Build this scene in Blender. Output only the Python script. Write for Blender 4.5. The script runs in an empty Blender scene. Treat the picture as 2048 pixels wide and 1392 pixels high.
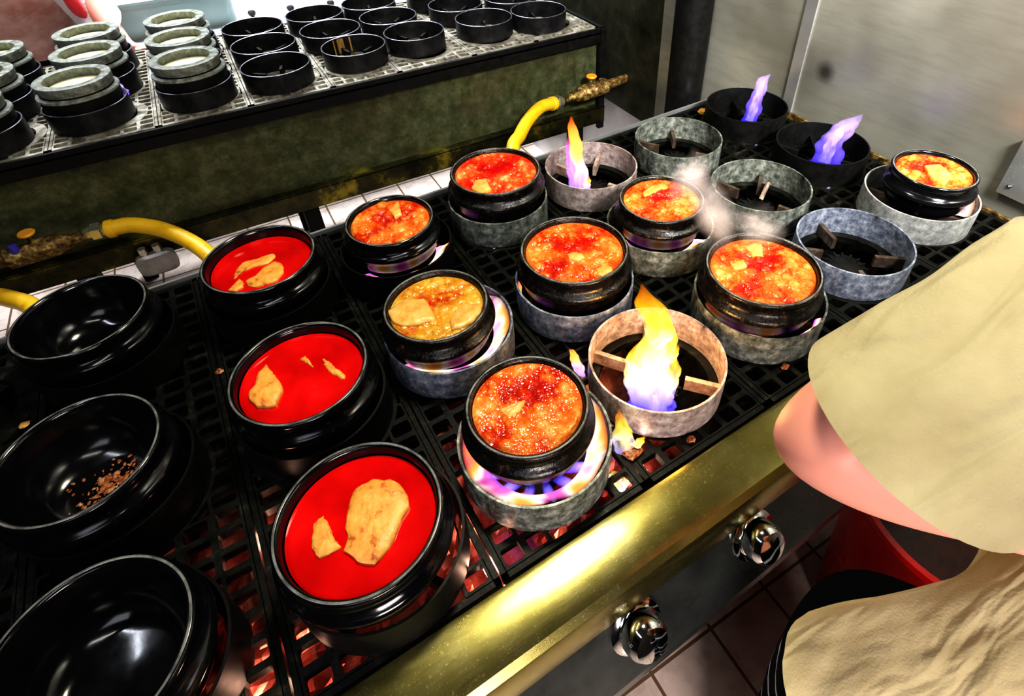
import bpy, math, random
import numpy as np
from mathutils import Vector, Matrix
rng = np.random.default_rng(7); random.seed(7)
COL = bpy.context.scene.collection
PI = math.pi
H = 0.80            # height of the burner ring tops above the floor (authoring frame has ring tops at z = 0)
FL = -H

# ------------------------------------------------------------------ camera (solved from the pot rims)
CF = 1169.546; CPX = 1110.08; CPY = 513.42
CA = (0.87862401, 0.02132558, -0.53060843); CC = np.array([-0.01538644, -0.07917485, 0.58521668])
def rotm(a):
    cx, sx, cy, sy, cz, sz = math.cos(a[0]), math.sin(a[0]), math.cos(a[1]), math.sin(a[1]), math.cos(a[2]), math.sin(a[2])
    X = np.array([[1,0,0],[0,cx,-sx],[0,sx,cx]]); Y = np.array([[cy,0,sy],[0,1,0],[-sy,0,cy]]); Z = np.array([[cz,-sz,0],[sz,cz,0],[0,0,1]])
    return Z@Y@X
CR = rotm(CA)
def ray(u, v): return CR@np.array([(u-CPX)/CF, -(v-CPY)/CF, -1.0])
def onz(u, v, z): d = ray(u, v); return CC+d*((z-CC[2])/d[2])
def ony(u, v, y): d = ray(u, v); return CC+d*((y-CC[1])/d[1])
def at(u, v, D): d = ray(u, v); return CC+d*(D/np.linalg.norm(d))

# ------------------------------------------------------------------ object helpers
def tag(o, label=None, cat=None, group=None, kind=None):
    if label: o['label'] = label
    if cat: o['category'] = cat
    if group: o['group'] = group
    if kind: o['kind'] = kind
    return o
def empty(name, loc, rz=0):
    o = bpy.data.objects.new(name, None); o.location = loc; o.rotation_euler = (0, 0, rz); o.empty_display_size = .05
    COL.objects.link(o); return o
class MB:
    def __init__(s): s.v = []; s.f = []; s.a = []
    def add(s, v, f, a=None):
        b = len(s.v); s.v += [tuple(map(float, p)) for p in v]; s.f += [tuple(b+i for i in q) for q in f]
        s.a += list(a) if a is not None else [0.0]*len(v)
    def box(s, x0, x1, y0, y1, z0, z1, M=None):
        v = [(x0,y0,z0),(x1,y0,z0),(x1,y1,z0),(x0,y1,z0),(x0,y0,z1),(x1,y0,z1),(x1,y1,z1),(x0,y1,z1)]
        if M is not None: v = [tuple(M@Vector(p)) for p in v]
        s.add(v, [(3,2,1,0),(4,5,6,7),(0,1,5,4),(1,2,6,5),(2,3,7,6),(3,0,4,7)])
    def lathe(s, prof, n=64, c=(0,0,0), closed=False, jit=None, M=None):
        v = []; m = len(prof)
        for i in range(n):
            t = 2*PI*i/n
            for j, (r, z) in enumerate(prof):
                p = Vector((r*math.cos(t), r*math.sin(t), z))
                if M is not None: p = M@p
                v.append((c[0]+p[0], c[1]+p[1], c[2]+p[2]))
        f = []
        for i in range(n):
            k = (i+1) % n
            for j in range(m if closed else m-1):
                l = (j+1) % m
                f.append((i*m+j, k*m+j, k*m+l, i*m+l))
        s.add(v, f)
    def rings(s, R, cap0=True, cap1=True, a=None):
        n = len(R[0]); v = [p for r in R for p in r]; f = []
        for i in range(len(R)-1):
            for j in range(n):
                k = (j+1) % n
                f.append((i*n+j, i*n+k, (i+1)*n+k, (i+1)*n+j))
        if cap0: f.append(tuple(range(n-1, -1, -1)))
        if cap1: f.append(tuple((len(R)-1)*n+j for j in range(n)))
        s.add(v, f, a)
    def tube(s, pts, rad, n=16, caps=True):
        P = [Vector(p) for p in pts]; R = []
        rad = rad if hasattr(rad, '__len__') else [rad]*len(P)
        up = None
        for i, p in enumerate(P):
            d = (P[min(i+1, len(P)-1)]-P[max(i-1, 0)]).normalized()
            if up is None: up = d.orthogonal().normalized()
            up = (up-d*up.dot(d)).normalized(); w = d.cross(up)
            R.append([tuple(p+(up*math.cos(t)+w*math.sin(t))*rad[i]) for t in [2*PI*k/n for k in range(n)]])
        s.rings(R, caps, caps)
    def build(s, name, mat, parent=None, smooth=True, angle=40, loc=None):
        me = bpy.data.meshes.new(name); me.from_pydata(s.v, [], s.f); me.update()
        if any(s.a):
            at_ = me.attributes.new('mix', 'FLOAT', 'POINT'); at_.data.foreach_set('value', np.array(s.a, dtype=np.float32))
        if smooth:
            me.polygons.foreach_set('use_smooth', [True]*len(me.polygons))
            try: me.set_sharp_from_angle(angle=math.radians(angle))
            except Exception: pass
        if mat: me.materials.append(mat)
        o = bpy.data.objects.new(name, me); COL.objects.link(o)
        if parent: o.parent = parent
        if loc is not None: o.location = loc
        return o
def spline(pts, n):
    P = np.array(pts, float); m = len(P); out = []
    Q = np.vstack([2*P[0]-P[1], P, 2*P[-1]-P[-2]])
    for i in range(n):
        t = i/(n-1)*(m-1); k = min(int(t), m-2); u = t-k
        a, b, c, d = Q[k], Q[k+1], Q[k+2], Q[k+3]
        out.append(.5*((2*b)+(-a+c)*u+(2*a-5*b+4*c-d)*u*u+(-a+3*b-3*c+d)*u**3))
    return np.array(out)
def copy_tree(o, parent=None):
    c = o.copy(); COL.objects.link(c)
    if parent: c.parent = parent
    for ch in list(o.children): copy_tree(ch, c)
    return c

# ------------------------------------------------------------------ materials
class NT:
    def __init__(s, name):
        s.m = bpy.data.materials.new(name); s.m.use_nodes = True; s.t = s.m.node_tree; s.t.nodes.clear()
        s.out = s.n('ShaderNodeOutputMaterial')
    def n(s, ty, **k):
        x = s.t.nodes.new(ty)
        for a, b in k.items():
            if hasattr(x, a): setattr(x, a, b)
            else: x.inputs[a.replace('_', ' ')].default_value = b
        return x
    def l(s, a, b): s.t.links.new(a, b)
    def ramp(s, fac, stops, interp='LINEAR'):
        r = s.n('ShaderNodeValToRGB'); e = r.color_ramp.elements; r.color_ramp.interpolation = interp
        while len(e) < len(stops): e.new(.5)
        for x, (p, c) in zip(e, stops): x.position = p; x.color = (*c, 1) if len(c) == 3 else c
        s.l(fac, r.inputs[0]); return r.outputs[0]
    def coord(s, scale=(1,1,1), kind='Object'):
        c = s.n('ShaderNodeTexCoord'); m = s.n('ShaderNodeMapping'); m.inputs['Scale'].default_value = scale
        s.l(c.outputs[kind], m.inputs[0]); return m.outputs[0]
    def noise(s, vec, scale, detail=4, rough=.55, dist=0):
        x = s.n('ShaderNodeTexNoise'); x.inputs['Scale'].default_value = scale; x.inputs['Detail'].default_value = detail
        x.inputs['Roughness'].default_value = rough; x.inputs['Distortion'].default_value = dist
        if vec is not None: s.l(vec, x.inputs['Vector'])
        return x.outputs[0]
    def bsdf(s, **k):
        b = s.n('ShaderNodeBsdfPrincipled')
        for a, v in k.items():
            key = a.replace('_', ' ')
            if hasattr(v, 'is_linked'): s.l(v, b.inputs[key])
            else: b.inputs[key].default_value = (*v, 1) if isinstance(v, tuple) and len(v) == 3 else v
        s.l(b.outputs[0], s.out.inputs[0]); s.b = b; return s.m
    def bump(s, h, strength=.3, dist=.002):
        x = s.n('ShaderNodeBump'); x.inputs['Strength'].default_value = strength; x.inputs['Distance'].default_value = dist
        s.l(h, x.inputs['Height']); s.l(x.outputs[0], s.b.inputs['Normal'])
    def mapr(s, v, a, b, c=0, d=1):
        x = s.n('ShaderNodeMapRange'); s.l(v, x.inputs[0])
        for i, q in enumerate((a, b, c, d)): x.inputs[i+1].default_value = q
        return x.outputs[0]
    def math(s, op, a, b=None):
        x = s.n('ShaderNodeMath', operation=op)
        for i, q in enumerate((a, b)):
            if q is None: continue
            if hasattr(q, 'is_linked'): s.l(q, x.inputs[i])
            else: x.inputs[i].default_value = q
        return x.outputs[0]
    def mix(s, f, a, b):
        x = s.n('ShaderNodeMix', data_type='RGBA')
        for sock, q in ((x.inputs[0], f), (x.inputs[6], a), (x.inputs[7], b)):
            if hasattr(q, 'is_linked'): s.l(q, sock)
            else: sock.default_value = (*q, 1) if isinstance(q, tuple) else q
        return x.outputs[2]

def mottled(name, stops, scale=30, rough=(.3, .6), metal=0, bump=.15, stretch=(1,1,1), detail=6, bd=.001, spec=.5):
    t = NT(name); v = t.coord(stretch); n = t.noise(v, scale, detail, .65)
    c = t.ramp(n, stops); r = t.mapr(n, .3, .7, *rough)
    t.bsdf(Base_Color=c, Roughness=r, Metallic=metal); t.b.inputs['Specular IOR Level'].default_value = spec
    if bump: t.bump(t.noise(v, scale*3, 4), bump, bd)
    return t.m
def plain(name, col, rough=.5, metal=0, **k):
    t = NT(name); t.bsdf(Base_Color=col, Roughness=rough, Metallic=metal, **k); return t.m

M = {}
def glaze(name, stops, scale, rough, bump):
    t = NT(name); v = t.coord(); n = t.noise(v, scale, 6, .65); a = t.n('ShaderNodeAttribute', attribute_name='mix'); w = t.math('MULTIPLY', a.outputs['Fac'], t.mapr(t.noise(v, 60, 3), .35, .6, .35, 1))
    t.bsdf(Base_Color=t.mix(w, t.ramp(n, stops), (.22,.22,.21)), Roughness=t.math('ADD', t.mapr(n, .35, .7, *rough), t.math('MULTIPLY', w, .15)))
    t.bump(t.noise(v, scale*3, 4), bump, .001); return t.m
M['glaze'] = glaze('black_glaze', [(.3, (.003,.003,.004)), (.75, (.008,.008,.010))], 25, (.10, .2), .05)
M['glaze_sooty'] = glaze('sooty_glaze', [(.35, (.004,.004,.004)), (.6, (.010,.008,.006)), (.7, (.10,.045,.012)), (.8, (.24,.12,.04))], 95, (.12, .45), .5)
M['rough_stone'] = mottled('worn_stone', [(.3, (.06,.065,.055)), (.55, (.21,.225,.195)), (.75, (.44,.45,.39))], 60, (.35, .6), 0, .3)
def galv(name, a, b, c, soot=.5):
    t = NT(name); v = t.coord(); n = t.noise(v, 85, 7, .75); n2 = t.noise(t.coord((1,1,.3)), 26, 5, .65, .6)
    base = t.ramp(n, [(.36, a), (.5, b), (.64, c)])
    base = t.mix(t.mapr(n2, soot, soot+.13, 0, .93), base, (.012,.011,.010))
    t.bsdf(Base_Color=base, Roughness=.42, Metallic=.3); t.bump(n, .3, .0008); return t.m
M['galv_light'] = galv('galvanised_light', (.22,.23,.24), (.42,.43,.43), (.66,.67,.65), .62)
M['galv_blue'] = galv('galvanised_blue', (.07,.09,.14), (.24,.27,.35), (.52,.55,.62), .57)
M['galv_green'] = galv('galvanised_dark', (.05,.058,.05), (.19,.21,.185), (.44,.45,.41), .53)
M['galv_pink'] = galv('galvanised_scorched', (.24,.17,.155), (.46,.38,.36), (.72,.65,.62), .57)
M['iron_black'] = mottled('black_iron', [(.3, (.003,.003,.003)), (.7, (.009,.009,.0085))], 40, (.42, .6), .1, .2, spec=.35)
M['iron_rear'] = mottled('rear_ring_iron', [(.3, (.010,.010,.011)), (.7, (.03,.03,.033))], 40, (.3, .5), .4, .15)
M['rim_worn'] = mottled('worn_rim', [(.3, (.10,.10,.12)), (.7, (.32,.32,.37))], 60, (.3, .5), .7, .1)
M['grate'] = mottled('greasy_grate', [(.3, (.003,.003,.0025)), (.58, (.009,.0095,.007)), (.78, (.06,.056,.036))], 55, (.35, .65), .2, .4, spec=.3)
M['grate_rear'] = mottled('worn_grate', [(.3, (.10,.095,.085)), (.5, (.34,.31,.25)), (.7, (.62,.60,.54))], 30, (.3, .55), .4, .3)
M['bar'] = mottled('scorched_bar', [(.3, (.12,.07,.05)), (.55, (.42,.33,.26)), (.75, (.6,.52,.44))], 60, (.5, .7), .1, .3)
M['bar_dark'] = mottled('sooty_bar', [(.3, (.02,.012,.008)), (.55, (.08,.055,.04)), (.75, (.22,.18,.14))], 60, (.5, .7), .1, .3)
M['chrome'] = plain('chrome', (.75,.75,.74), .08, 1)
M['steel_dark'] = mottled('dark_steel', [(.3, (.13,.14,.135)), (.7, (.24,.26,.25))], 8, (.22, .34), .9, 0)
M['black'] = plain('black_paint', (.008,.008,.008), .5)
# brushed front rail with scratches
t = NT('brushed_rail'); v = t.coord(); n = t.noise(v, 9, 5, .6); sc = t.noise(t.coord((6, 420, 160)), 9, 3, .6); sp = t.noise(v, 420, 2, .5)
t.bsdf(Base_Color=t.ramp(n, [(.3, (.20,.175,.045)), (.55, (.36,.32,.12)), (.8, (.54,.50,.28))]), Metallic=.95, Roughness=t.math('ADD', t.mapr(sc, .3, .7, .20, .27), t.mapr(sp, .62, .8, 0, .10)))
t.bump(t.math('ADD', sc, t.math('MULTIPLY', sp, .3)), .05, .0005); M['rail'] = t.m
# grimy rear panel
t = NT('grimy_panel'); v = t.coord((1,1,1)); n = t.noise(v, 24, 9, .8); n2 = t.noise(t.coord((6,6,.8)), 12, 5, .7); n3 = t.noise(v, 5, 3, .5)
c = t.ramp(n, [(.3, (.035,.042,.020)), (.5, (.10,.115,.055)), (.64, (.18,.18,.11)), (.8, (.30,.30,.22))])
c = t.mix(t.mapr(n3, .5, .7, 0, .5), c, (.09,.055,.035))
t.bsdf(Base_Color=c, Metallic=.55, Roughness=t.mapr(n2, .3, .7, .35, .6)); t.bump(n, .25, .001); M['panel'] = t.m
# brushed right wall
t = NT('brushed_wall'); v = t.coord((1, 1.2, 8)); n = t.noise(v, 7, 6, .65); n2 = t.noise(t.coord(), 3.2, 3, .5)
c = t.mix(t.mapr(n2, .35, .65, 0, 1), (.24,.235,.20), (.48,.475,.43)); c = t.mix(t.mapr(n, .45, .75, 0, .3), c, (.16,.15,.12))
vd = t.n('ShaderNodeVectorMath', operation='DISTANCE'); t.l(t.coord(), vd.inputs[0]); vd.inputs[1].default_value = (1.15, .724, .05)
c = t.mix(t.mapr(vd.outputs['Value'], .008, .03, .8, 0), c, (.03,.025,.02))
t.bsdf(Base_Color=c, Metallic=.45, Roughness=t.mapr(n, .3, .7, .28, .40)); t.bump(t.noise(t.coord((1,1.5,60)), 20, 2), .05, .0008); M['wall'] = t.m
t = NT('dark_wall'); v = t.coord(); n = t.noise(v, 14, 7, .7)
t.bsdf(Base_Color=t.ramp(n, [(.3, (.02,.022,.014)), (.55, (.06,.062,.04)), (.8, (.13,.12,.085))]), Metallic=.4, Roughness=.5); M['wall_dark'] = t.m
def tiles(name, a, b, grout, w, rough=.3):
    t = NT(name); br = t.n('ShaderNodeTexBrick'); br.offset = 0; br.inputs['Scale'].default_value = 1
    br.inputs['Brick Width'].default_value = w; br.inputs['Row Height'].default_value = w; br.inputs['Mortar Size'].default_value = .0035
    br.inputs['Color1'].default_value = (*a, 1); br.inputs['Color2'].default_value = (*b, 1); br.inputs['Mortar'].default_value = (*grout, 1)
    t.l(t.coord(), br.inputs['Vector']); n = t.noise(t.coord(), 25, 5, .6)
    c = t.mix(t.mapr(n, .45, .8, 0, .5), br.outputs[0], grout)
    t.bsdf(Base_Color=c, Roughness=rough); t.bump(t.math('SUBTRACT', 1, br.outputs[1]), .4, .002); return t.m
M['floor'] = tiles('floor_tile', (.62,.52,.47), (.68,.58,.52), (.16,.10,.06), .155)
# foil tray, colour blackened towards the back and right as painted shade
t = NT('foil_painted_shade'); v = t.coord(); n = t.noise(v, 14, 6, .7); sx = t.n('ShaderNodeSeparateXYZ'); t.l(v, sx.inputs[0])
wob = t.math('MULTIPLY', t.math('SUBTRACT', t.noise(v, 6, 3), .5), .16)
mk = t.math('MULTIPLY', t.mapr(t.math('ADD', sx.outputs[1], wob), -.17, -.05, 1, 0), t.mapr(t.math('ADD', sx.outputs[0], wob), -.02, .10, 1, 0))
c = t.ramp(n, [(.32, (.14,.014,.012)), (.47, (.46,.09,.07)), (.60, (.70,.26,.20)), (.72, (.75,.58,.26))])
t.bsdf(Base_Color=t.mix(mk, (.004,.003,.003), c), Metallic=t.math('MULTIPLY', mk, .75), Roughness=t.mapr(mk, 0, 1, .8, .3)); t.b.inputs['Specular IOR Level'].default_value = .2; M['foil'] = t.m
# stews
def stew_mat(name, stops, froth=.5, rough=.15, nscale=34, sss=.0):
    t = NT(name); a = t.n('ShaderNodeAttribute', attribute_name='mix'); v = t.coord(); n = t.noise(v, nscale, 6, .62, .8); n2 = t.noise(v, 15, 3, .5)
    vo = t.n('ShaderNodeTexVoronoi'); vo.inputs['Scale'].default_value = 300; t.l(v, vo.inputs['Vector'])
    f = t.math('ADD', t.math('MULTIPLY', a.outputs['Fac'], froth), t.math('ADD', t.math('MULTIPLY', n, .55), t.math('MULTIPLY', t.math('SUBTRACT', n2, .5), 1.3)))
    if froth > .2: f = t.math('ADD', f, t.math('MULTIPLY', t.math('SUBTRACT', .35, vo.outputs[0]), .22))
    t.bsdf(Base_Color=t.ramp(f, stops), Roughness=rough); t.b.inputs['Specular IOR Level'].default_value = .6 if froth > .2 else .4
    if froth > .2: t.bump(t.math('ADD', n, t.math('MULTIPLY', vo.outputs[0], -.9)), .55, .0014)
    else: t.bump(n2, .22, .004)
    return t.m
M['broth_red'] = stew_mat('red_broth', [(.0, (.46,.001,.002)), (.25, (.62,.004,.004)), (.5, (.74,.008,.008)), (.8, (.82,.04,.05))], 0, .12, 20)
M['stew_red'] = stew_mat('boiling_red_stew', [(.12, (.42,.004,.004)), (.28, (.56,.018,.006)), (.43, (.68,.07,.016)), (.62, (.76,.18,.045)), (.9, (.88,.46,.2))], .55)
M['stew_orange'] = stew_mat('boiling_orange_stew', [(.10, (.44,.008,.004)), (.26, (.56,.030,.006)), (.42, (.72,.14,.018)), (.64, (.78,.27,.05)), (.93, (.88,.50,.18))], .55)
M['stew_yellow'] = stew_mat('boiling_yellow_stew', [(.05, (.50,.02,.008)), (.16, (.55,.10,.012)), (.34, (.60,.26,.025)), (.60, (.70,.41,.06)), (.92, (.86,.66,.25))], .55)
M['pale_broth'] = plain('pale_broth', (.75,.70,.42), .2)
M['tofu'] = mottled('tofu_skin', [(.34, (.44,.08,.02)), (.43, (.74,.32,.06)), (.65, (.84,.46,.11)), (.85, (.90,.58,.20))], 60, (.3, .5), 0, .5, bd=.0015)
M['tofu_pale'] = mottled('tofu_pale', [(.28, (.60,.22,.04)), (.5, (.74,.40,.10)), (.8, (.84,.58,.24))], 50, (.25, .45), 0, .4, bd=.0015)
M['residue'] = mottled('stew_residue', [(.35, (.10,.012,.004)), (.5, (.35,.10,.03)), (.7, (.65,.45,.22))], 180, (.15, .4), 0, .6)
# flames
def flame_mat(name, stops, strength, power=1.6, alpha=1.0, nscale=30):
    t = NT(name); a = t.n('ShaderNodeAttribute', attribute_name='mix'); n = t.noise(t.coord((1,1,.4)), nscale, 3, .5)
    f = t.math('ADD', a.outputs['Fac'], t.math('MULTIPLY', t.math('SUBTRACT', n, .5), .35))
    c = t.ramp(f, stops); em = t.n('ShaderNodeEmission'); t.l(c, em.inputs[0]); em.inputs[1].default_value = strength
    tr = t.n('ShaderNodeBsdfTransparent'); lw = t.n('ShaderNodeLayerWeight'); lw.inputs[0].default_value = .5
    k = t.math('MULTIPLY', t.math('POWER', t.math('SUBTRACT', 1, lw.outputs['Facing']), power), t.mapr(t.noise(t.coord((1,1,.35)), 55, 3, .6), .32, .52, .45, 1))
    fade = t.ramp(a.outputs['Fac'], [(0, (.55,)*3), (.18, (1,)*3), (.75, (.9,)*3), (1, (.12,)*3)])
    k = t.math('MULTIPLY', t.math('MULTIPLY', k, alpha), fade)
    mx = t.n('ShaderNodeMixShader'); t.l(k, mx.inputs[0]); t.l(tr.outputs[0], mx.inputs[1]); t.l(em.outputs[0], mx.inputs[2]); t.l(mx.outputs[0], t.out.inputs[0])
    return t.m
M['fl_yellow'] = flame_mat('yellow_flame', [(0, (.10,.06,.9)), (.16, (.45,.35,1)), (.3, (1,.85,.62)), (.55, (1,.72,.10)), (.8, (1,.5,.02)), (1, (1,.2,.0))], 1.5, 1.2)
M['fl_core'] = flame_mat('white_flame_core', [(0, (.3,.25,1)), (.22, (.9,.8,1)), (.5, (1,.92,.6)), (.8, (1,.8,.2)), (1, (1,.55,.05))], 1.35, 1.3)
M['fl_blue'] = flame_mat('blue_flame', [(0, (.08,.05,.9)), (.35, (.18,.12,1)), (.65, (.55,.38,1)), (1, (.6,.4,.9))], 1.6, 1.5)
M['fl_pale'] = flame_mat('violet_flame_core', [(0, (.4,.35,1)), (.5, (.85,.6,.9)), (1, (.7,.5,1))], 1.6, 1.2)
M['fl_orange'] = flame_mat('orange_flame', [(0, (.35,.2,1)), (.2, (.8,.5,.9)), (.42, (1,.6,.15)), (.75, (1,.35,.05)), (1, (.9,.1,.02))], 1.6, .8)
M['fl_violet'] = flame_mat('violet_flame', [(0, (.45,.25,1)), (.5, (.55,.2,.8)), (1, (.6,.08,.1))], 1.6, 1.2)
def skirt_mat(name, stops, strength, lo):
    t = NT(name); a = t.n('ShaderNodeAttribute', attribute_name='mix'); n = t.noise(t.coord((1,1,.25)), 13, 2, .5)
    em = t.n('ShaderNodeEmission'); t.l(t.ramp(t.math('ADD', n, t.math('MULTIPLY', t.math('SUBTRACT', a.outputs['Fac'], .6), .12)), stops), em.inputs[0]); em.inputs[1].default_value = strength
    tr = t.n('ShaderNodeBsdfTransparent'); k = t.math('MULTIPLY', t.mapr(n, lo, lo+.1, 0, 1), t.mapr(a.outputs['Fac'], .8, 1, 1, .3))
    mx = t.n('ShaderNodeMixShader'); t.l(k, mx.inputs[0]); t.l(tr.outputs[0], mx.inputs[1]); t.l(em.outputs[0], mx.inputs[2]); t.l(mx.outputs[0], t.out.inputs[0]); return t.m
M['fl_skirt'] = skirt_mat('burner_crown_flame', [(.34, (.16,.06,.8)), (.44, (.85,.18,.5)), (.50, (1,.75,.65)), (.57, (1,.42,.08)), (.70, (.95,.10,.18))], 1.15, .36)
# cloth, skin, misc
def cloth(name, a, b, scale=6, bump=.3):
    t = NT(name); v = t.coord((1,1,1)); n = t.noise(v, scale, 4, .6); w = t.noise(t.coord(), 420, 2, .5)
    t.bsdf(Base_Color=t.mix(t.mapr(n, .35, .65, 0, 1), a, b), Roughness=.85); t.b.inputs['Sheen Weight'].default_value = .15
    f = t.noise(t.coord((1,3.2,1.6)), 7, 2, .45, 1.2); t.bump(t.math('ADD', t.math('MULTIPLY', w, .06), t.math('MULTIPLY', f, 1.6)), .55, .016); return t.m
M['khaki'] = cloth('khaki_cotton', (.40,.335,.185), (.52,.45,.275), 9)
M['pink_cloth'] = cloth('pink_cotton', (.55,.25,.20), (.85,.58,.52), 9)
M['white_cloth'] = cloth('white_cotton', (.85,.82,.82), (.9,.88,.88))
M['red_cloth'] = cloth('red_cotton', (.75,.04,.06), (.8,.06,.08))
t = NT('skin'); n = t.noise(t.coord(), 12, 3); t.bsdf(Base_Color=t.mix(n, (.80,.34,.27), (.88,.42,.33)), Roughness=.5); t.b.inputs['Subsurface Weight'].default_value = .12; t.b.inputs['Subsurface Radius'].default_value = (.02,.008,.004); M['skin'] = t.m
t = NT('striped_trousers'); wv = t.n('ShaderNodeTexWave', wave_type='BANDS', bands_direction='Z'); wv.inputs['Scale'].default_value = 4.6; wv.inputs['Distortion'].default_value = 5; wv.inputs['Detail'].default_value = 1; wv.inputs['Phase Offset'].default_value = 2.2; wv.inputs['Detail Scale'].default_value = 1.3
t.l(t.coord(), wv.inputs['Vector']); t.bsdf(Base_Color=t.ramp(wv.outputs[1], [(.0, (.004,.004,.005)), (.945, (.004,.004,.005)), (.97, (.6,.65,.7))]), Roughness=.8); t.b.inputs['Specular IOR Level'].default_value = .05; M['trousers'] = t.m
M['hair'] = plain('black_hair', (.01,.009,.008), .45)
M['red_plastic'] = mottled('red_plastic', [(.3, (.42,.003,.004)), (.7, (.60,.006,.006))], 8, (.15, .3), 0, 0)
M['sauce'] = mottled('dark_sauce', [(.3, (.012,.003,.002)), (.6, (.05,.008,.004)), (.8, (.18,.05,.02))], 30, (.2, .4), 0, .4)
M['hose'] = mottled('yellow_hose', [(.25, (.45,.20,.01)), (.4, (.75,.44,.015)), (.8, (.85,.55,.03))], 40, (.35, .5), 0, .1)
M['brass'] = mottled('dirty_brass', [(.36, (.03,.015,.008)), (.52, (.20,.12,.035)), (.66, (.55,.46,.18))], 70, (.4, .65), .5, .8)
M['rust'] = mottled('rusty_pipe', [(.3, (.05,.02,.01)), (.6, (.20,.08,.03)), (.8, (.4,.25,.12))], 50, (.5, .7), .3, .5)
M['nickel'] = mottled('nickel_nut', [(.3, (.66,.65,.55)), (.7, (.85,.84,.76))], 30, (.2, .35), .9, .1)
M['orange_plastic'] = plain('orange_plastic', (.75,.35,.03), .4)
M['blue_plastic'] = plain('blue_plastic', (.06,.05,.4), .4)
M['steel_bright'] = mottled('bright_steel', [(.3, (.55,.56,.58)), (.7, (.75,.76,.78))], 6, (.25, .4), .8, 0)
M['white_steel'] = mottled('white_counter', [(.3, (.42,.44,.46)), (.7, (.54,.56,.58))], 6, (.3, .45), .2, 0)
t = NT('pale_plastic'); t.bsdf(Base_Color=(.36,.46,.45), Roughness=.25); t.b.inputs['Alpha'].default_value = .8; M['pale_plastic'] = t.m
M['regulator'] = mottled('grey_regulator', [(.3, (.30,.29,.28)), (.7, (.5,.48,.47))], 30, (.35, .5), .5, .1)
t = NT('steam'); em = t.n('ShaderNodeBsdfDiffuse'); em.inputs[0].default_value = (.8,.72,.72,1); tr = t.n('ShaderNodeBsdfTransparent')
lw = t.n('ShaderNodeLayerWeight'); lw.inputs[0].default_value = .5; n = t.noise(t.coord(), 26, 4, .6)
k = t.math('MULTIPLY', t.math('POWER', t.math('SUBTRACT', 1, lw.outputs['Facing']), 3.2), t.math('MULTIPLY', t.n('ShaderNodeAttribute', attribute_name='mix').outputs['Fac'], t.mapr(n, .3, .75, .12, .42)))
mx = t.n('ShaderNodeMixShader'); t.l(k, mx.inputs[0]); t.l(tr.outputs[0], mx.inputs[1]); t.l(em.outputs[0], mx.inputs[2]); t.l(mx.outputs[0], t.out.inputs[0]); M['steam'] = t.m
M['lamp'] = NT('lamp_tube'); _l = M['lamp']; e_ = _l.n('ShaderNodeEmission'); e_.inputs[1].default_value = 6; _l.l(e_.outputs[0], _l.out.inputs[0]); M['lamp'] = _l.m

# ------------------------------------------------------------------ room shell
def slab(name, x0, x1, y0, y1, z0, z1, mat, parent=None, structure=True):
    b = MB(); b.box(x0, x1, y0, y1, z0, z1); o = b.build(name, mat, parent, smooth=False)
    if structure and not parent: o['kind'] = 'structure'
    return o
WX = 1.15
slab('floor', -2.2, WX, -1.3, 5.2, FL-.05, FL, M['floor'])
slab('wall_right', WX, WX+.05, -1.3, 1.30, FL, 1.7, M['wall'])
slab('wall_right', WX, WX+.05, 1.30, 5.2, -.34, 1.7, M['wall_dark']); slab('wall_right', WX, WX+.05, 1.30, 5.2, FL, -.34, M['steel_bright'])  # lower part in brighter steel, painting in light from behind the rear range
slab('wall_back', -2.2, WX+.05, 5.2, 5.25, FL, 1.7, plain('rear_wall', (.5,.52,.53), .6))
slab('wall_left', -2.25, -2.2, -1.3, 5.25, FL, 1.7, plain('left_wall', (.03,.03,.03), .7))
slab('wall_front', -2.2, WX+.05, -1.35, -1.3, FL, 1.7, plain('front_wall', (.02,.02,.02), .7))
slab('ceiling', -2.2, WX+.05, -1.3, 5.25, 1.7, 1.75, plain('ceiling_paint', (.06,.06,.06), .8))
b = MB(); b.box(WX-.004, WX, .785, .815, FL, 1.7); b.build('trim_1', M['steel_bright'], smooth=False)['kind'] = 'structure'
# dark service pipe standing at the wall
b = MB(); b.tube([(WX-.045, 1.125, FL), (WX-.045, 1.125, 1.7)], .050, 24); tag(b.build('wall_pipe', M['iron_black']), 'dark vertical pipe standing against the steel wall behind the front range', 'pipe')
# bracket plate on the wall, lower right
b = MB(); p0 = (WX-.012, .285); b.box(WX-.012, WX, .18, .300, -.03, .075)
o = b.build('wall_bracket', M['steel_bright'], smooth=False); tag(o, 'small steel bracket plate screwed to the wall right of the range', 'bracket')
b = MB(); Mx = Matrix.Translation((WX-.012, .285, -.012))@Matrix.Rotation(-PI/2, 4, 'Y'); b.lathe([(0,.003),(.003,.002),(.0045,0)], 16, M=Mx); b.build('screw', M['chrome'], o)

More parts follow.
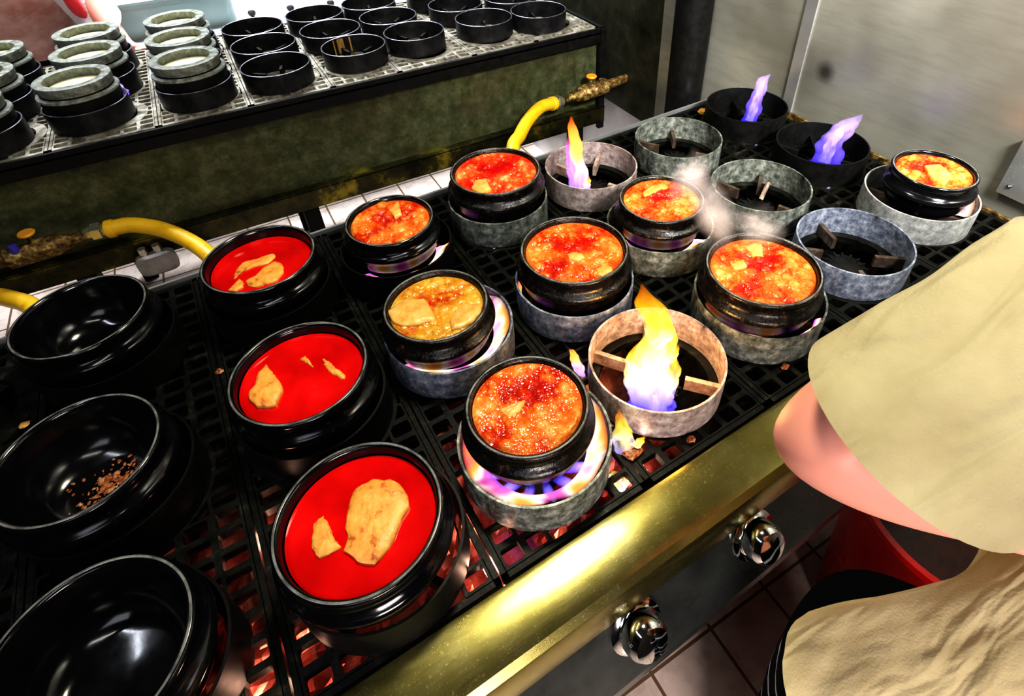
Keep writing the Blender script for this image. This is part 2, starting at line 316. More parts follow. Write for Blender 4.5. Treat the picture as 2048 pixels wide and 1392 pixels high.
# ------------------------------------------------------------------ grates
def grate_mesh(name, x0, x1, y0, y1, nx, ny, ztop, th, holes, mat, skew=0.0, ref=0.0):
    b = MB(); bw = .0038; dx = (x1-x0-.012)/nx; dy = (y1-y0-.012)/ny
    xm = (x0+x1)/2; ks = .040 if skew else 0
    def P(x, y, z): return (x+(y-ref)*skew, y+ks*(x-xm), z)
    def outl(cx, cy, hx, hy, r, n=5):
        o = []
        for k, (sx, sy) in enumerate(((1,1),(-1,1),(-1,-1),(1,-1))):
            for i in range(n):
                t = PI/2*k+PI/2*i/(n-1); o.append((cx+sx*(hx-r)+r*math.cos(t), cy+sy*(hy-r)+r*math.sin(t)))
        return o
    def outs(cx, cy, hx, hy, n=5):
        o = []
        for k in range(4):
            for i in range(n):
                t = PI/2*k+PI/2*i/(n-1); m = max(abs(math.cos(t)), abs(math.sin(t))); c = math.cos(t)/m; s_ = math.sin(t)/m
                o.append((cx+hx*c, cy+hy*s_))
        return o
    for i in range(nx):
        for j in range(ny):
            cx = x0+.006+dx*(i+.5); cy = y0+.006+dy*(j+.5)
            hx = dx/2; hy = dy/2
            if any((P(cx, cy, 0)[0]-a)**2+(P(cx, cy, 0)[1]-c)**2 < r**2 for a, c, r in holes): continue
            inn = outl(cx, cy, hx-bw, hy-bw, min(.0032, hy-bw-.001)); out = outs(cx, cy, hx, hy); n = len(inn)
            v = [P(*p, ztop) for p in out]+[P(*p, ztop) for p in inn]+[P(*p, ztop-th) for p in inn]+[P(*p, ztop-th) for p in out]; f = []
            for k in range(n):
                l = (k+1) % n
                f += [(k, l, n+l, n+k), (n+k, n+l, 2*n+l, 2*n+k), (2*n+k, 2*n+l, 3*n+l, 3*n+k), (3*n+k, 3*n+l, l, k)]
            b.add(v, f)
    # solid edge strips and bosses round the burner openings
    for (a0, a1, b0, b1) in ((x0, x0+.007, y0, y1), (x1-.007, x1, y0, y1), (x0, x1, y0, y0+.007), (x0, x1, y1-.007, y1)):
        v = [P(*p, z) for z in (ztop-th, ztop) for p in ((a0,b0),(a1,b0),(a1,b1),(a0,b1))]
        b.add(v, [(3,2,1,0),(4,5,6,7),(0,1,5,4),(1,2,6,5),(2,3,7,6),(3,0,4,7)])
    for (a, c, r) in holes:
        ro = min(r+.0085, a-x0-.0075, x1-a-.0075, c-y0-.0075); b.lathe([(r-.014, -.0003), (ro, -.0003), (ro, -th), (r-.014, -th)], 48, (a, c, ztop), closed=True)
    return b.build(name, mat, smooth=False)
GZ = -.05
def fy(x): return .168+.040*(x-.1)           # front edge of the front grates (range sits slightly askew)
def by(x): return .870+.040*(x-.1)
# ring centres: column, row -> x, y
RING = {'P1':(-.285,.713),'P2':(-.276,.4735),'P3':(-.268,.252),'R1':(-.067,.7135),'R2':(-.059,.464),'R3':(-.041,.253),
 'B1':(.1303,.7055),'B2':(.1351,.489),'B3':(.150,.2725),'C1':(.324,.725),'C2':(.3325,.481),'G7':(.342,.293),
 'G1':(.532,.741),'D1':(.530,.526),'D2':(.543,.311),'G2':(.745,.737),'G5':(.755,.517),'G6':(.760,.320),
 'G3':(.971,.772),'G4':(.971,.563),'E1':(.9755,.351)}
SEAM = [-.585, -.375, -.1615, .0435, .2345, .436, .645, .865, 1.09]
COLS = [[], ['P1','P2','P3'], ['R1','R2','R3'], ['B1','B2','B3'], ['C1','C2','G7'], ['G1','D1','D2'], ['G2','G5','G6'], ['G3','G4','E1']]
GLAB = ['greasy cast iron grate panel at the left end of the front range', 'greasy cast iron grate panel under the three empty black pots', 'greasy cast iron grate panel under the three pots of still red stew',
 'cast iron grate panel under the three boiling small pots in front of the yellow hose', 'cast iron grate panel under the big boiling pots and the tall yellow flame', 'cast iron grate panel under the steaming pots, orange flame at its back',
 'dark cast iron grate panel under the three empty galvanised rings', 'dark cast iron grate panel beside the steel wall, under the two blue flames']
for i in range(8):
    xm = (SEAM[i]+SEAM[i+1])/2
    holes = [(RING[k][0], RING[k][1], .088) for k in COLS[i]] or [(xm, .252, .088), (xm, .47, .088), (xm, .71, .088)]
    o = grate_mesh('grate_panel', SEAM[i]+.0012, SEAM[i+1]-.0012, fy(xm)+.0025, by(xm)-.0025, 6, 26, GZ, .012, [(a, c, r) for a, c, r in holes], M['grate'], -.03, .47)
    tag(o, GLAB[i], 'grate', 'grate panels of the front range')
# rear range grates
RS = [-.63, -.425, -.200, .010, .217, .402, .630, .838, 1.062]
RY = (1.514, 2.128)
RLAB = ['worn iron grate panel at the far left end of the rear range', 'worn iron grate panel under the left file of stacked stone pots', 'worn iron grate panel under the right file of stacked stone pots', 'worn iron grate panel right of the stacked pots with three black rings',
 'worn iron grate panel under the ring with rusty streaks inside', 'worn iron grate panel behind the middle of the rear range front', 'worn iron grate panel second from the right end of the rear range', 'brown iron grate panel at the right end of the rear range']
for i in range(8):
    o = grate_mesh('grate_panel', RS[i]+.001, RS[i+1]-.001, RY[0], RY[1], 6, 22, GZ, .012, [((RS[i]+RS[i+1])/2, y, .086) for y in (1.64,1.825,2.008)], M['grate_rear'])
    tag(o, RLAB[i], 'grate', 'grate panels of the rear range')

# ------------------------------------------------------------------ front range body
rg = empty('gas_range', (.25, .5, FL)); tag(rg, 'long greasy front gas range with brushed steel front rail and burners', 'gas range')
Lrg = Vector((.25, .5, FL)); skew = math.atan(.040)
def part(b, name, mat, parent, org, **k):
    b.v = [(x-org[0], y-org[1], z-org[2]) for x, y, z in b.v]; return b.build(name, mat, parent, **k)
def rail_prof(x):
    y = fy(x); return [(y-.002,-.062),(y-.001,-.050),(y-.0035,-.0465),(y-.009,-.0455),(y-.030,-.0464),(y-.054,-.0478),(y-.064,-.0505),(y-.0715,-.0570),(y-.0755,-.0670),(y-.0755,-.108),(y-.073,-.110),(y-.071,-.108),(y-.071,-.070),(y-.064,-.0600),(y-.03,-.054),(y-.01,-.053)]
XL, XR = -.80, 1.105
b = MB(); b.rings([[(x, y, z) for y, z in rail_prof(x)] for x in np.linspace(XL, XR, 40)]); part(b, 'front_rail', M['rail'], rg, Lrg, angle=25)
b = MB(); b.rings([[(x, fy(x)-.055, -.098), (x, fy(x)-.108, -.200), (x, fy(x)-.110, -.204), (x, fy(x)-.110, -.230), (x, fy(x)-.05, -.230), (x, fy(x)-.04, -.098)] for x in (XL, XR)]); cp = part(b, 'control_panel', M['steel_dark'], rg, Lrg, smooth=False)
# range box
def quadwall(b, p, q, z0, z1, th=.012):
    d = (Vector((q[0]-p[0], q[1]-p[1], 0))).normalized(); n = Vector((-d.y, d.x, 0))*th
    v = [(p[0],p[1],z0),(q[0],q[1],z0),(q[0]+n.x,q[1]+n.y,z0),(p[0]+n.x,p[1]+n.y,z0)]; v += [(x,y,z1) for x,y,_ in v]
    b.add(v, [(3,2,1,0),(4,5,6,7),(0,1,5,4),(1,2,6,5),(2,3,7,6),(3,0,4,7)])
b = MB(); quadwall(b, (XL, fy(XL)-.002), (XR, fy(XR)-.002), -.24, -.062, -.01); quadwall(b, (XL, by(XL)+.002), (XR, by(XR)+.002), -.24, -.064); quadwall(b, (XR-.004, fy(XR)), (XR-.004, by(XR)), -.24, -.064, -.006); quadwall(b, (XL, fy(XL)), (XL, by(XL)), -.24, -.064, .01)
part(b, 'body_shell', M['black'], rg, Lrg, smooth=False)
b = MB(); quadwall(b, (XL, by(XL)+.001), (XR, by(XR)+.001), -.064, -.044, .005); part(b, 'back_trim', M['steel_bright'], rg, Lrg, smooth=False)
b = MB(); quadwall(b, (XR-.008, fy(XR)), (XR-.008, by(XR)), -.064, -.046, -.006); part(b, 'side_trim', M['brass'], rg, Lrg, smooth=False)
b = MB(); b.rings([[(x, by(x)+.013, -.118), (x, by(x)+.125, -.126), (x, by(x)+.127, -.150), (x, by(x)+.120, -.150), (x, by(x)+.119, -.132), (x, by(x)+.013, -.124)] for x in (XL, XR-.02)]); part(b, 'back_ledge', M['steel_bright'], rg, Lrg, smooth=False)
# crumpled foil drip tray
nx, ny = 260, 100; X, Y = np.meshgrid(np.linspace(XL+.03, XR-.03, nx), np.linspace(0, 1, ny)); Yw = (fy(X)+.012)*(1-Y)+(by(X)-.012)*Y
Z = np.zeros_like(X)
for k in range(60):
    a = rng.uniform(0, PI); w = rng.uniform(18, 120); Z += np.abs(((X*math.cos(a)+Yw*math.sin(a))*w/6.28+rng.uniform(0, 1)) % 1-.5)*rng.uniform(.3, 1)*1.1/w**.8
Z = (Z-Z.mean())*.55; Z = np.clip(Z, -.02, .02)-.107
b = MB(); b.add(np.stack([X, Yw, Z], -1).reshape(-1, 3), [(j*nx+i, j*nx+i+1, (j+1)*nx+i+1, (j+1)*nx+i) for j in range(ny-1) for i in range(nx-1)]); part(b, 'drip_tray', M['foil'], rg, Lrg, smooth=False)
# burner heads
hb = MB(); hb.lathe([(0,-.002),(.022,-.002),(.026,-.005),(.034,-.006),(.036,-.011),(.034,-.016),(.02,-.018),(.014,-.040),(0,-.040)], 32)
for k in range(16):
    t = 2*PI*k/16; hb.box(.024,.037,-.0016,.0016,-.012,-.0035, Matrix.Rotation(t, 4, 'Z'))
bh = None
for k, (x, y) in RING.items():
    if bh is None: bh = hb.build('burner_head', M['iron_black'], rg); q = bh
    else: q = bh.copy(); COL.objects.link(q); q.parent = rg
    q.location = (x-Lrg.x, y-Lrg.y, -.052-Lrg.z)
# legs
for x in (-.72, 1.03):
    for y in (.20, .80):
        b = MB(); b.box(x-.02, x+.02, y-.02, y+.02, FL, -.24); part(b, 'leg', M['black'], rg, Lrg, smooth=False)
# control knobs
kb = MB(); kb.lathe([(0,.037),(.012,.0365),(.020,.034),(.0245,.028),(.0258,.019),(.0255,.008),(.0275,.006),(.033,.0042),(.034,.0015),(.034,0)], 48)
k0 = None
for x in (-.24, -.03, .168, .352, .555, .76, .97):
    if k0 is None: k0 = kb.build('control_knob', M['chrome'], rg, angle=30); q = k0
    else: q = k0.copy(); COL.objects.link(q); q.parent = rg
    q.location = (x-Lrg.x, fy(x)-.080-Lrg.y, -.146-Lrg.z); q.rotation_euler = (PI/2-math.atan2(.053, .102)-.0, 0, skew)

# ------------------------------------------------------------------ rear range body
rr = empty('gas_range', (.22, 1.8, FL)); tag(rr, 'rear gas range with grimy green brown front panel and dark angle iron frame', 'gas range'); Lr = Vector((.22, 1.8, FL))
RX0, RX1 = -.85, 1.085
b = MB(); b.box(RX0, RX1-.02, 1.522, 1.532, -.335, -.075); part(b, 'front_panel', M['panel'], rr, Lr, smooth=False)
b = MB(); b.box(RX0, RX1, 1.500, 1.508, -.096, -.050); b.box(RX0, RX1, 1.500, 1.520, -.068, -.063); part(b, 'top_rail', M['iron_black'], rr, Lr, smooth=False)
b = MB(); b.box(RX0, RX1, 1.492, 1.500, -.376, -.318); b.box(RX0, RX1, 1.492, 1.53, -.3205, -.3165); part(b, 'bottom_rail', mottled('angle_iron', [(.38, (.02,.02,.012)), (.56, (.08,.072,.03)), (.70, (.5,.40,.06))], 9, (.2, .4), .8, .1), rr, Lr, smooth=False)  # yellow glints of the iron are painted in as noise patches
b = MB(); b.box(RX1-.022, RX1, 1.495, 1.511, -.40, -.050); part(b, 'corner_post', M['iron_black'], rr, Lr, smooth=False)
b = MB(); b.box(RX0, RX1, 2.132, 2.14, -.335, -.05); b.box(RX1-.012, RX1, 1.52, 2.14, -.335, -.052); b.box(RX0, RX1, 1.533, 2.13, -.335, -.33); part(b, 'body_shell', M['black'], rr, Lr, smooth=False)
for x in (-.50, .062, .98):
    for y in (1.52, 2.06):
        b = MB(); b.box(x-.022, x+.022, y-.02, y+.02, FL, -.34); part(b, 'leg', M['iron_black'], rr, Lr, smooth=False)

# ------------------------------------------------------------------ burner rings
RH = .05; RO = .089
def make_ring(wall, bar, rim=None):
    r = empty('burner_ring', (0,0,0)); b = MB()
    b.lathe([(RO-.0028, 0), (RO, 0), (RO+.0004, RH*.5), (RO, RH), (RO-.0028, RH), (RO-.003, RH*.5)], 72, closed=True); b.build('ring_wall', wall, r)
    if rim:
        b = MB(); b.lathe([(RO-.0030, RH-.0006), (RO-.0030, RH+.0006), (RO-.0012, RH+.0014), (RO+.0004, RH+.0006), (RO+.0004, RH-.0006)], 72, closed=True); b.build('rim', rim, r)
    for k in range(4):
        b = MB(); b.box(.040, RO-.002, -.0035, .0035, .0, .020, Matrix.Rotation(PI/4+k*PI/2+(.25, -.2, .1, -.1)[k], 4, 'Z')); b.build('support_bar', bar, r, smooth=False)
    return r
protos = {k: make_ring(M[w], M[c], M[rm] if rm else None) for k, w, c, rm in (('light','galv_light','bar_dark',None),('blue','galv_blue','bar_dark',None),('green','galv_green','bar_dark',None),('pink','galv_pink','bar',None),('black','iron_black','iron_black',None),('rear','iron_rear','iron_black','rim_worn'))}
used = set()
def ring(kind, x, y, label, group, rot=0, h=1.0):
    o = protos[kind] if kind not in used else copy_tree(protos[kind]); used.add(kind)
    o.location = (x, y, GZ); o.rotation_euler = (0, 0, rot); o.scale = (h, h, 1); tag(o, label, 'burner ring', group); return o
RL = {'P1':('black','black iron ring under the empty pot nearest the yellow hose on the left'),'P2':('black','black iron ring under the empty pot with food scraps'),'P3':('black','black iron ring under the dull empty pot in the bottom left corner'),
 'R1':('black','black iron ring under the rear pot of still red stew'),'R2':('black','black iron ring under the middle pot of still red stew'),'R3':('black','black iron ring under the largest front pot of red stew'),
 'B1':('black','black iron ring with pink flame under the small boiling pot at the rear'),'B2':('blue','blue grey ring with flame under the pot of yellow orange stew'),'B3':('green','wide dark ring with blue jets under the front boiling pot'),
 'C1':('green','greenish galvanised ring under the boiling pot in front of the yellow hose'),'C2':('blue','blue grey galvanised ring under the central boiling pot'),'G7':('pink','scorched pinkish ring with the tall yellow flame inside'),
 'G1':('pink','pinkish ring with the thin orange flame inside'),'D1':('green','dark ring with orange glow under the steaming small pot'),'D2':('green','dark ring with red glow under the big steaming pot near the sleeve'),
 'G2':('green','empty grey ring left of the rear blue flame ring'),'G5':('green','empty ring with a pale bolt inside, behind the steam'),'G6':('blue','empty blue grey ring beside the khaki sleeve'),
 'G3':('black','black ring with a slim blue flame nearest the wall seam'),'G4':('black','black ring with a slanted blue flame beside the steel wall'),'E1':('light','pale galvanised ring under the pot beside the steel wall')}
POT = {'P1':(-.290,.713,.08),'P2':(-.285,.469,.08),'P3':(-.270,.252,.08),'R1':(-.066,.712,.08),'R2':(-.060,.464,.08),'R3':(-.049,.253,.08),'B1':(.129,.709,.0704),'B2':(.121,.489,.0704),'B3':(.149,.285,.0704),
 'C1':(.334,.746,.08),'C2':(.336,.487,.08),'D1':(.530,.528,.0704),'D2':(.537,.312,.08),'E1':(.982,.348,.0685)}
for k, (px_, py_, pr0) in POT.items():      # the pots sit nearly centred in their rings
    d_ = np.array(RING[k])-np.array([px_, py_]); m_ = .0055 if pr0 > .075 else .0115; l_ = np.linalg.norm(d_)
    if l_ > m_: RING[k] = tuple(np.array([px_, py_])+d_*m_/l_)
for k, (kd, lb) in RL.items(): ring(kd, *RING[k], lb, 'burner rings on the front range', rng.uniform(-.4, .4), 1.045 if k in ('D2', 'E1') else 1)
ring('black', -.505, .462, 'black iron ring cut by the left edge of the picture on the front range', 'burner rings on the front range')
REAR = {'A1':(.104,1.628),'A2':(.104,1.815),'A3':(.100,1.996),'Q1':(.321,1.653),'Q2':(.300,1.835),'Q3':(.293,2.016),'S1':(.508,1.671),'S2':(.487,1.852),'S3':(.477,2.033),'T1':(.735,1.666),'T2':(.715,1.847),'T3':(.700,2.028),'U1':(.9145,1.637),'U2':(.905,1.818)}
RRL = {'A1':'empty black ring directly right of the stacked pots, front row','A2':'empty black ring in the middle row just right of the stacked pots','A3':'empty black ring in the back row just right of the stacked pots',
 'Q1':'empty black ring with brown rusty streaks inside, front of the rear range','Q2':'empty black ring directly behind the ring with rusty streaks','Q3':'empty black ring in the back row two behind the rusty streaked ring',
 'S1':'empty black ring right of the ring with rusty streaks, front row','S2':'empty black ring in the middle row, third file from the stacked pots','S3':'empty black ring cut by the top edge, third file from the stacked pots',
 'T1':'empty black ring second from the right end, front row of the rear range','T2':'empty black ring in the middle row, behind the second ring from the right end','T3':'back row black ring showing only its lower wall at the top edge',
 'U1':'empty black ring at the right end of the rear range','U2':'black ring behind the rightmost ring, cut by the top edge'}
for k, p in REAR.items(): ring('rear', *p, RRL[k], 'empty rings on the rear range', rng.uniform(-.5, .5))

g5 = [o for o in bpy.data.objects if o.get('label') == RL['G5'][1]][0]
p_ = onz(1522, 398, -.046); p_ = np.array([p_[0]-g5.location.x, p_[1]-g5.location.y, .004]); cz_ = -g5.rotation_euler.z
p_ = np.array([p_[0]*math.cos(cz_)-p_[1]*math.sin(cz_), p_[0]*math.sin(cz_)+p_[1]*math.cos(cz_), p_[2]])
b = MB(); b.tube([tuple(p_), tuple(p_+[.006,.004,.014]), tuple(p_+[.013,.009,.030])], [.0045,.0040,.0045], 8); tag(b.build('bolt', M['bar'], g5), 'pale bolt')
rq = [o for o in bpy.data.objects if o.get('label') == RRL['Q1']][0]
for a0, a1 in ((96, 110), (82, 85), (116, 119)):
    b = MB(); n = 8; t_ = [math.radians(a0+(a1-a0)*i/n)-rq.rotation_euler.z for i in range(n+1)]
    b.add([(q*math.cos(t), q*math.sin(t), z) for z in (.004, .047) for q in (RO-.0036,) for t in t_], [(i, i+1, n+2+i, n+1+i) for i in range(n)]); b.build('rust_streak', mottled('rust_streak', [(.35, (.10,.05,.01)), (.6, (.40,.24,.06))], 70, (.5, .7), 0, .2, (1,1,.2)), rq)

# ------------------------------------------------------------------ pots
def pot_profile(r, top=.0):
    # z = 0 at the rim top, outside down then inside up; classic two ridged earthenware pot
    o = [(r-.0062, -.0012), (r-.0048, -.0003), (r-.0042, 0), (r-.0026, .0), (r-.0020, -.0003), (r-.0008, -.0010), (r, -.003), (r-.0005, -.0065), (r-.002, -.010), (r-.0025, -.017), (r-.001, -.021), (r+.003, -.0245), (r+.0058, -.0275), (r+.0062, -.031), (r+.0056, -.0345), (r+.0015, -.0385), (r-.0002, -.046), (r-.0015, -.054), (r-.0045, -.062), (r-.013, -.070), (r-.024, -.0755), (r-.029, -.0785), (r-.031, -.080), (.0, -.079)]
    i = [(.0, -.070), (r-.040, -.0695), (r-.030, -.066), (r-.020, -.055), (r-.012, -.040), (r-.009, -.022), (r-.0082, -.008), (r-.0075, -.003)]
    return o, i
def make_pot(r, mat, name='earthenware_pot', zs=1.0):
    o, i = pot_profile(r); pr = o+i
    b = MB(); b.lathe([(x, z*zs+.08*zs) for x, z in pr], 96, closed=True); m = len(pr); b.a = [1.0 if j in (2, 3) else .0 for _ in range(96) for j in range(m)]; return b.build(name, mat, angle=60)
POTZ = .05; SPZ = .0454
PL = {'P1':'empty glossy black pot in front of the left yellow hose','P2':'empty black pot with reddish food scraps on its bottom','P3':'dull empty black pot in the bottom left corner',
 'R1':'black pot of still red stew with curved tofu slices, rear of its file','R2':'black pot of still red stew with one tofu lump at its left','R3':'largest black pot of red stew with a big tofu slab, front of the range',
 'B1':'small black pot of bubbling stew left of the pot in front of the hose','B2':'small black pot of yellow orange boiling stew','B3':'small crusted pot of orange stew with blue jets under it',
 'C1':'black pot of boiling red stew below the right yellow hose','C2':'splattered black pot of boiling stew at the centre of the range','D1':'small sooty pot of boiling stew wrapped in steam','D2':'big sooty pot of boiling stew nearest the khaki sleeve','E1':'glossy black pot of boiling stew beside the steel wall'}
potp = {}
def pot(k):
    x, y, r = POT[k]; z = POTZ if r > .075 else SPZ
    mat = 'glaze_sooty' if k in ('B2','B3','C1','C2','D1','D2') else 'glaze'
    key = (r, mat)
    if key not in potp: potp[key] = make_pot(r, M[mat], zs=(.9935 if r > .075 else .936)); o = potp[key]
    else: o = potp[key].copy(); COL.objects.link(o)
    o.location = (x, y, -.0295); o.rotation_euler = (0, 0, rng.uniform(0, 6)); tag(o, PL[k], 'pot', 'stew pots on the front range'); return z
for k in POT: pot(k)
# stone pots with wide flat rims on the rear range
STP = {'a1':(-.333,1.642),'a2':(-.312,1.830),'a3':(-.316,2.012),'b1':(-.095,1.633),'b2':(-.098,1.815),'b3':(-.095,1.997),'z1':(-.540,1.797),'z2':(-.535,1.979),'z0':(-.545,1.615)}
SL = {'a1':'front stone pot of the left stacked file, blue gleam beside it','a2':'middle stone pot of the left stacked file','a3':'rear stone pot of the left stacked file, before the pink shirt',
 'b1':'front stone pot of the right stacked file','b2':'middle stone pot of the right stacked file','b3':'rear stone pot of the right stacked file',
 'z1':'stone pot cut by the left edge, middle of the rear range','z2':'stone pot cut by the left edge, back of the rear range','z0':'stone pot barely seen at the left edge'}
b = MB(); pr = [(.0595,.0800),(.0610,.0812),(.0760,.0812),(.0795,.0800),(.0800,.0770),(.0785,.0650),(.0755,.0610),(.0750,.0560),(.0790,.0530),(.0845,.0515),(.0855,.0480),(.0838,.0455),(.0826,.042),(.0822,.024),(.079,.012),(.070,.003),(.050,.0),(0,.001),(0,.010),(.046,.010),(.054,.022),(.060,.038),(.061,.060)]
sp = empty('stone_pot', (0,0,0)); b.lathe(pr[7:]+[(.061,.060)], 80, closed=True); b.build('pot_body', M['iron_black'], sp, angle=45)
b = MB(); b.lathe([(.0612,.0600)]+pr[:7]+[(.0752,.0575)], 80, closed=True); b.build('rim', M['rough_stone'], sp, angle=45)
b = MB(); b.lathe([(.0756,.0552),(.0795,.0532),(.0850,.0517),(.0860,.0480),(.0845,.0460),(.080,.047)], 80, closed=True); b.build('shoulder_ridge', M['rough_stone'], sp, angle=45)
b = MB(); b.lathe([(0,0),(.0596,0)], 48); sb = b.build('broth', M['pale_broth'])
first = True
for k, (x, y) in STP.items():
    o = sp if first else copy_tree(sp); q = sb if first else sb.copy()
    if not first: COL.objects.link(q)
    first = False
    o.location = (x, y, -.021); tag(o, SL[k]+', rough grey rim', 'pot', 'stone pots on the rear range')
    q.location = (x, y, -.021+.060); tag(q, 'pale broth in the '+SL[k], 'broth', 'broths in the stone pots')
    ring('rear', x, y, 'ring under the '+SL[k], 'rings under the stone pots')

# ------------------------------------------------------------------ stews
def stew(k, mat, lvl, kind, label, seed):
    x0, y0, r = POT[k]; z = (POTZ if r > .075 else SPZ)-lvl; rs = r-(.0088 if lvl < .012 else .0098)
    g = np.random.default_rng(seed)
    nr, na = (64, 190) if kind == 'boil' else (24, 72)
    R = np.concatenate([np.linspace(0, 1, nr)])*rs; A = np.linspace(0, 2*PI, na, endpoint=False)
    RR, AA = np.meshgrid(R[1:], A, indexing='ij'); X = RR*np.cos(AA); Y = RR*np.sin(AA); Zh = np.zeros_like(X); mix = np.zeros_like(X)
    if kind == 'boil':
        cx, cy = g.normal(0, rs*.2, 2); low = np.exp(-(((X-cx)/(rs*.38))**2+((Y-cy)/(rs*.28))**2))     # red pool where the boil pushes the foam aside
        for i in range(7):
            a, p = g.uniform(0, 2*PI), g.uniform(0, 6); w = g.uniform(40, 130); Zh += .0010*np.sin((X*math.cos(a)+Y*math.sin(a))*w+p)
        nb = 210
        for i in range(nb):
            rad = abs(g.normal(0, .0022))+.0016
            if i < 24: rad = g.uniform(.0055, .0095)
            a = g.uniform(0, 2*PI); q = rs*math.sqrt(g.uniform(0, 1))*.95; bx, by_ = q*math.cos(a), q*math.sin(a)
            d2 = ((X-bx)**2+(Y-by_)**2)/rad**2; dome = np.sqrt(np.clip(1-d2, 0, 1))*rad*.5
            Zh = np.maximum(Zh, dome+Zh*.3); mix = np.maximum(mix, np.clip(1.2-d2, 0, 1)*g.uniform(.02, .5))
        mix = mix*(1-.75*low)+.32*(1-low)*np.clip(RR/rs*1.1, 0, 1)
        Zh -= .0025*low; edge = np.clip((rs-RR)/.004, 0, 1); Zh = Zh*edge+.0
    else:
        for i in range(5):
            a, p = g.uniform(0, 2*PI), g.uniform(0, 6); Zh += .00022*np.sin((X*math.cos(a)+Y*math.sin(a))*g.uniform(40, 120)+p)
        mix += .01
    n = nr-1; v = [(0, 0, float(Zh[0].mean()))]+list(np.stack([X, Y, Zh], -1).reshape(-1, 3)); a = [float(mix[0].mean())]+list(mix.reshape(-1))
    f = [(0, 1+j, 1+(j+1) % na) for j in range(na)]
    for i in range(n-1):
        for j in range(na):
            l = (j+1) % na; f.append((1+i*na+j, 1+(i+1)*na+j, 1+(i+1)*na+l, 1+i*na+l))
    b = MB(); b.add(v, f, a); o = b.build('stew', M[mat], loc=(x0, y0, z), angle=180); tag(o, label, 'stew', 'stews in the pots of the front range'); return z
SZ = {}
SZ['R1'] = stew('R1', 'broth_red', .017, 'still', 'still bright red stew in the rear of the three unheated pots', 1)
SZ['R2'] = stew('R2', 'broth_red', .014, 'still', 'still bright red stew in the middle of the three unheated pots', 2)
SZ['R3'] = stew('R3', 'broth_red', .014, 'still', 'still bright red stew in the largest pot at the front', 3)
SZ['B1'] = stew('B1', 'stew_orange', .007, 'boil', 'bubbling orange red stew in the rear small pot left of the hose', 4)
SZ['B2'] = stew('B2', 'stew_yellow', .008, 'boil', 'frothing yellow orange stew in the middle small pot', 5)
SZ['B3'] = stew('B3', 'stew_orange', .006, 'boil', 'orange stew with a red pool in the front pot over blue jets', 6)
SZ['C1'] = stew('C1', 'stew_red', .007, 'boil', 'fiercely bubbling red stew in the pot below the right yellow hose', 7)
SZ['C2'] = stew('C2', 'stew_orange', .008, 'boil', 'bubbling orange red stew in the central pot', 8)
SZ['D1'] = stew('D1', 'stew_orange', .006, 'boil', 'boiling orange pink stew in the small steaming pot', 9)
SZ['D2'] = stew('D2', 'stew_orange', .008, 'boil', 'boiling red stew with big bubbles in the big pot near the sleeve', 10)
SZ['E1'] = stew('E1', 'stew_orange', .007, 'boil', 'pale orange boiling stew in the pot beside the steel wall', 12)
# tofu and other pieces (outlines traced on the broth surface)
def piece(name, k, px, mat, label, h=.004, cat='tofu', group='tofu pieces in the stews', lift=.0):
    z = SZ[k]; P = np.array([onz(u, v, z+h)[:2] for u, v in px]); c = P.mean(0); n = 40
    Q = np.vstack([P, P[:1]]); seg = np.linalg.norm(np.diff(Q, axis=0), axis=1); s_ = np.concatenate([[0], np.cumsum(seg)]); tt = np.linspace(0, s_[-1], n, endpoint=False)
    O = np.stack([np.interp(tt, s_, Q[:, 0]), np.interp(tt, s_, Q[:, 1])], 1)-c; O = O+rng.normal(0, .0004, O.shape)
    R = []
    for sc, zz in ((1.02, -h-.004), (1.03, -h*.2), (.97, .0), (.86, .0012), (.6, .0016), (.3, .0013), (.03, .0016)):
        R.append([(p[0]*sc, p[1]*sc, zz+lift+(rng.normal(0, .00018) if zz > -.001 else 0)) for p in O])
    b = MB(); b.rings(R); o = b.build(name, M[mat], loc=(c[0], c[1], z+h), angle=70); tag(o, label, cat, group); return o
def Z1(pts, ox, oy, s): return [(ox+x/s, oy+y/s) for x, y in pts]
piece('tofu', 'R3', Z1([(340,375),(420,378),(470,400),(505,460),(505,500),(470,560),(440,640),(400,710),(350,765),(280,760),(245,720),(205,700),(230,640),(215,590),(225,530),(240,460),(260,420)], 600, 800, 2.351), 'tofu', 'big rough tofu slab in the largest red stew')
piece('tofu', 'R3', Z1([(65,580),(110,545),(140,600),(155,650),(195,690),(150,715),(90,740),(55,700)], 600, 800, 2.351), 'tofu', 'small tofu piece left of the big slab in the largest red stew', .002)
piece('tofu', 'R2', Z1([(1555,960),(1600,1020),(1640,1070),(1650,1100),(1610,1190),(1560,1205),(1500,1200),(1460,1160),(1455,1120),(1490,1080),(1510,1010)], 0, 400, 2.924), 'tofu', 'tofu lump at the left of the middle red stew')
piece('tofu', 'R2', Z1([(1890,930),(1920,940),(1965,985),(2020,1025),(2010,1048),(1940,1015),(1905,980)], 0, 400, 2.924), 'tofu', 'thin tofu sliver at the right of the middle red stew', .001)
piece('tofu', 'R2', Z1([(1752,930),(1785,912),(1815,945),(1832,980),(1800,955)], 0, 400, 2.924), 'tofu', 'tiny tofu flake near the top of the middle red stew', .001)
piece('tofu', 'R1', Z1([(1372,455),(1380,410),(1425,360),(1500,345),(1595,312),(1608,330),(1560,372),(1490,385),(1425,415)], 0, 400, 2.924), 'tofu', 'long curved tofu slice at the back of the rear red stew', .002)
piece('tofu', 'R1', Z1([(1438,470),(1490,445),(1540,395),(1610,355),(1650,375),(1652,420),(1620,465),(1570,485),(1490,505),(1450,495)], 0, 400, 2.924), 'tofu', 'wide tofu slice in the middle of the rear red stew', .003)
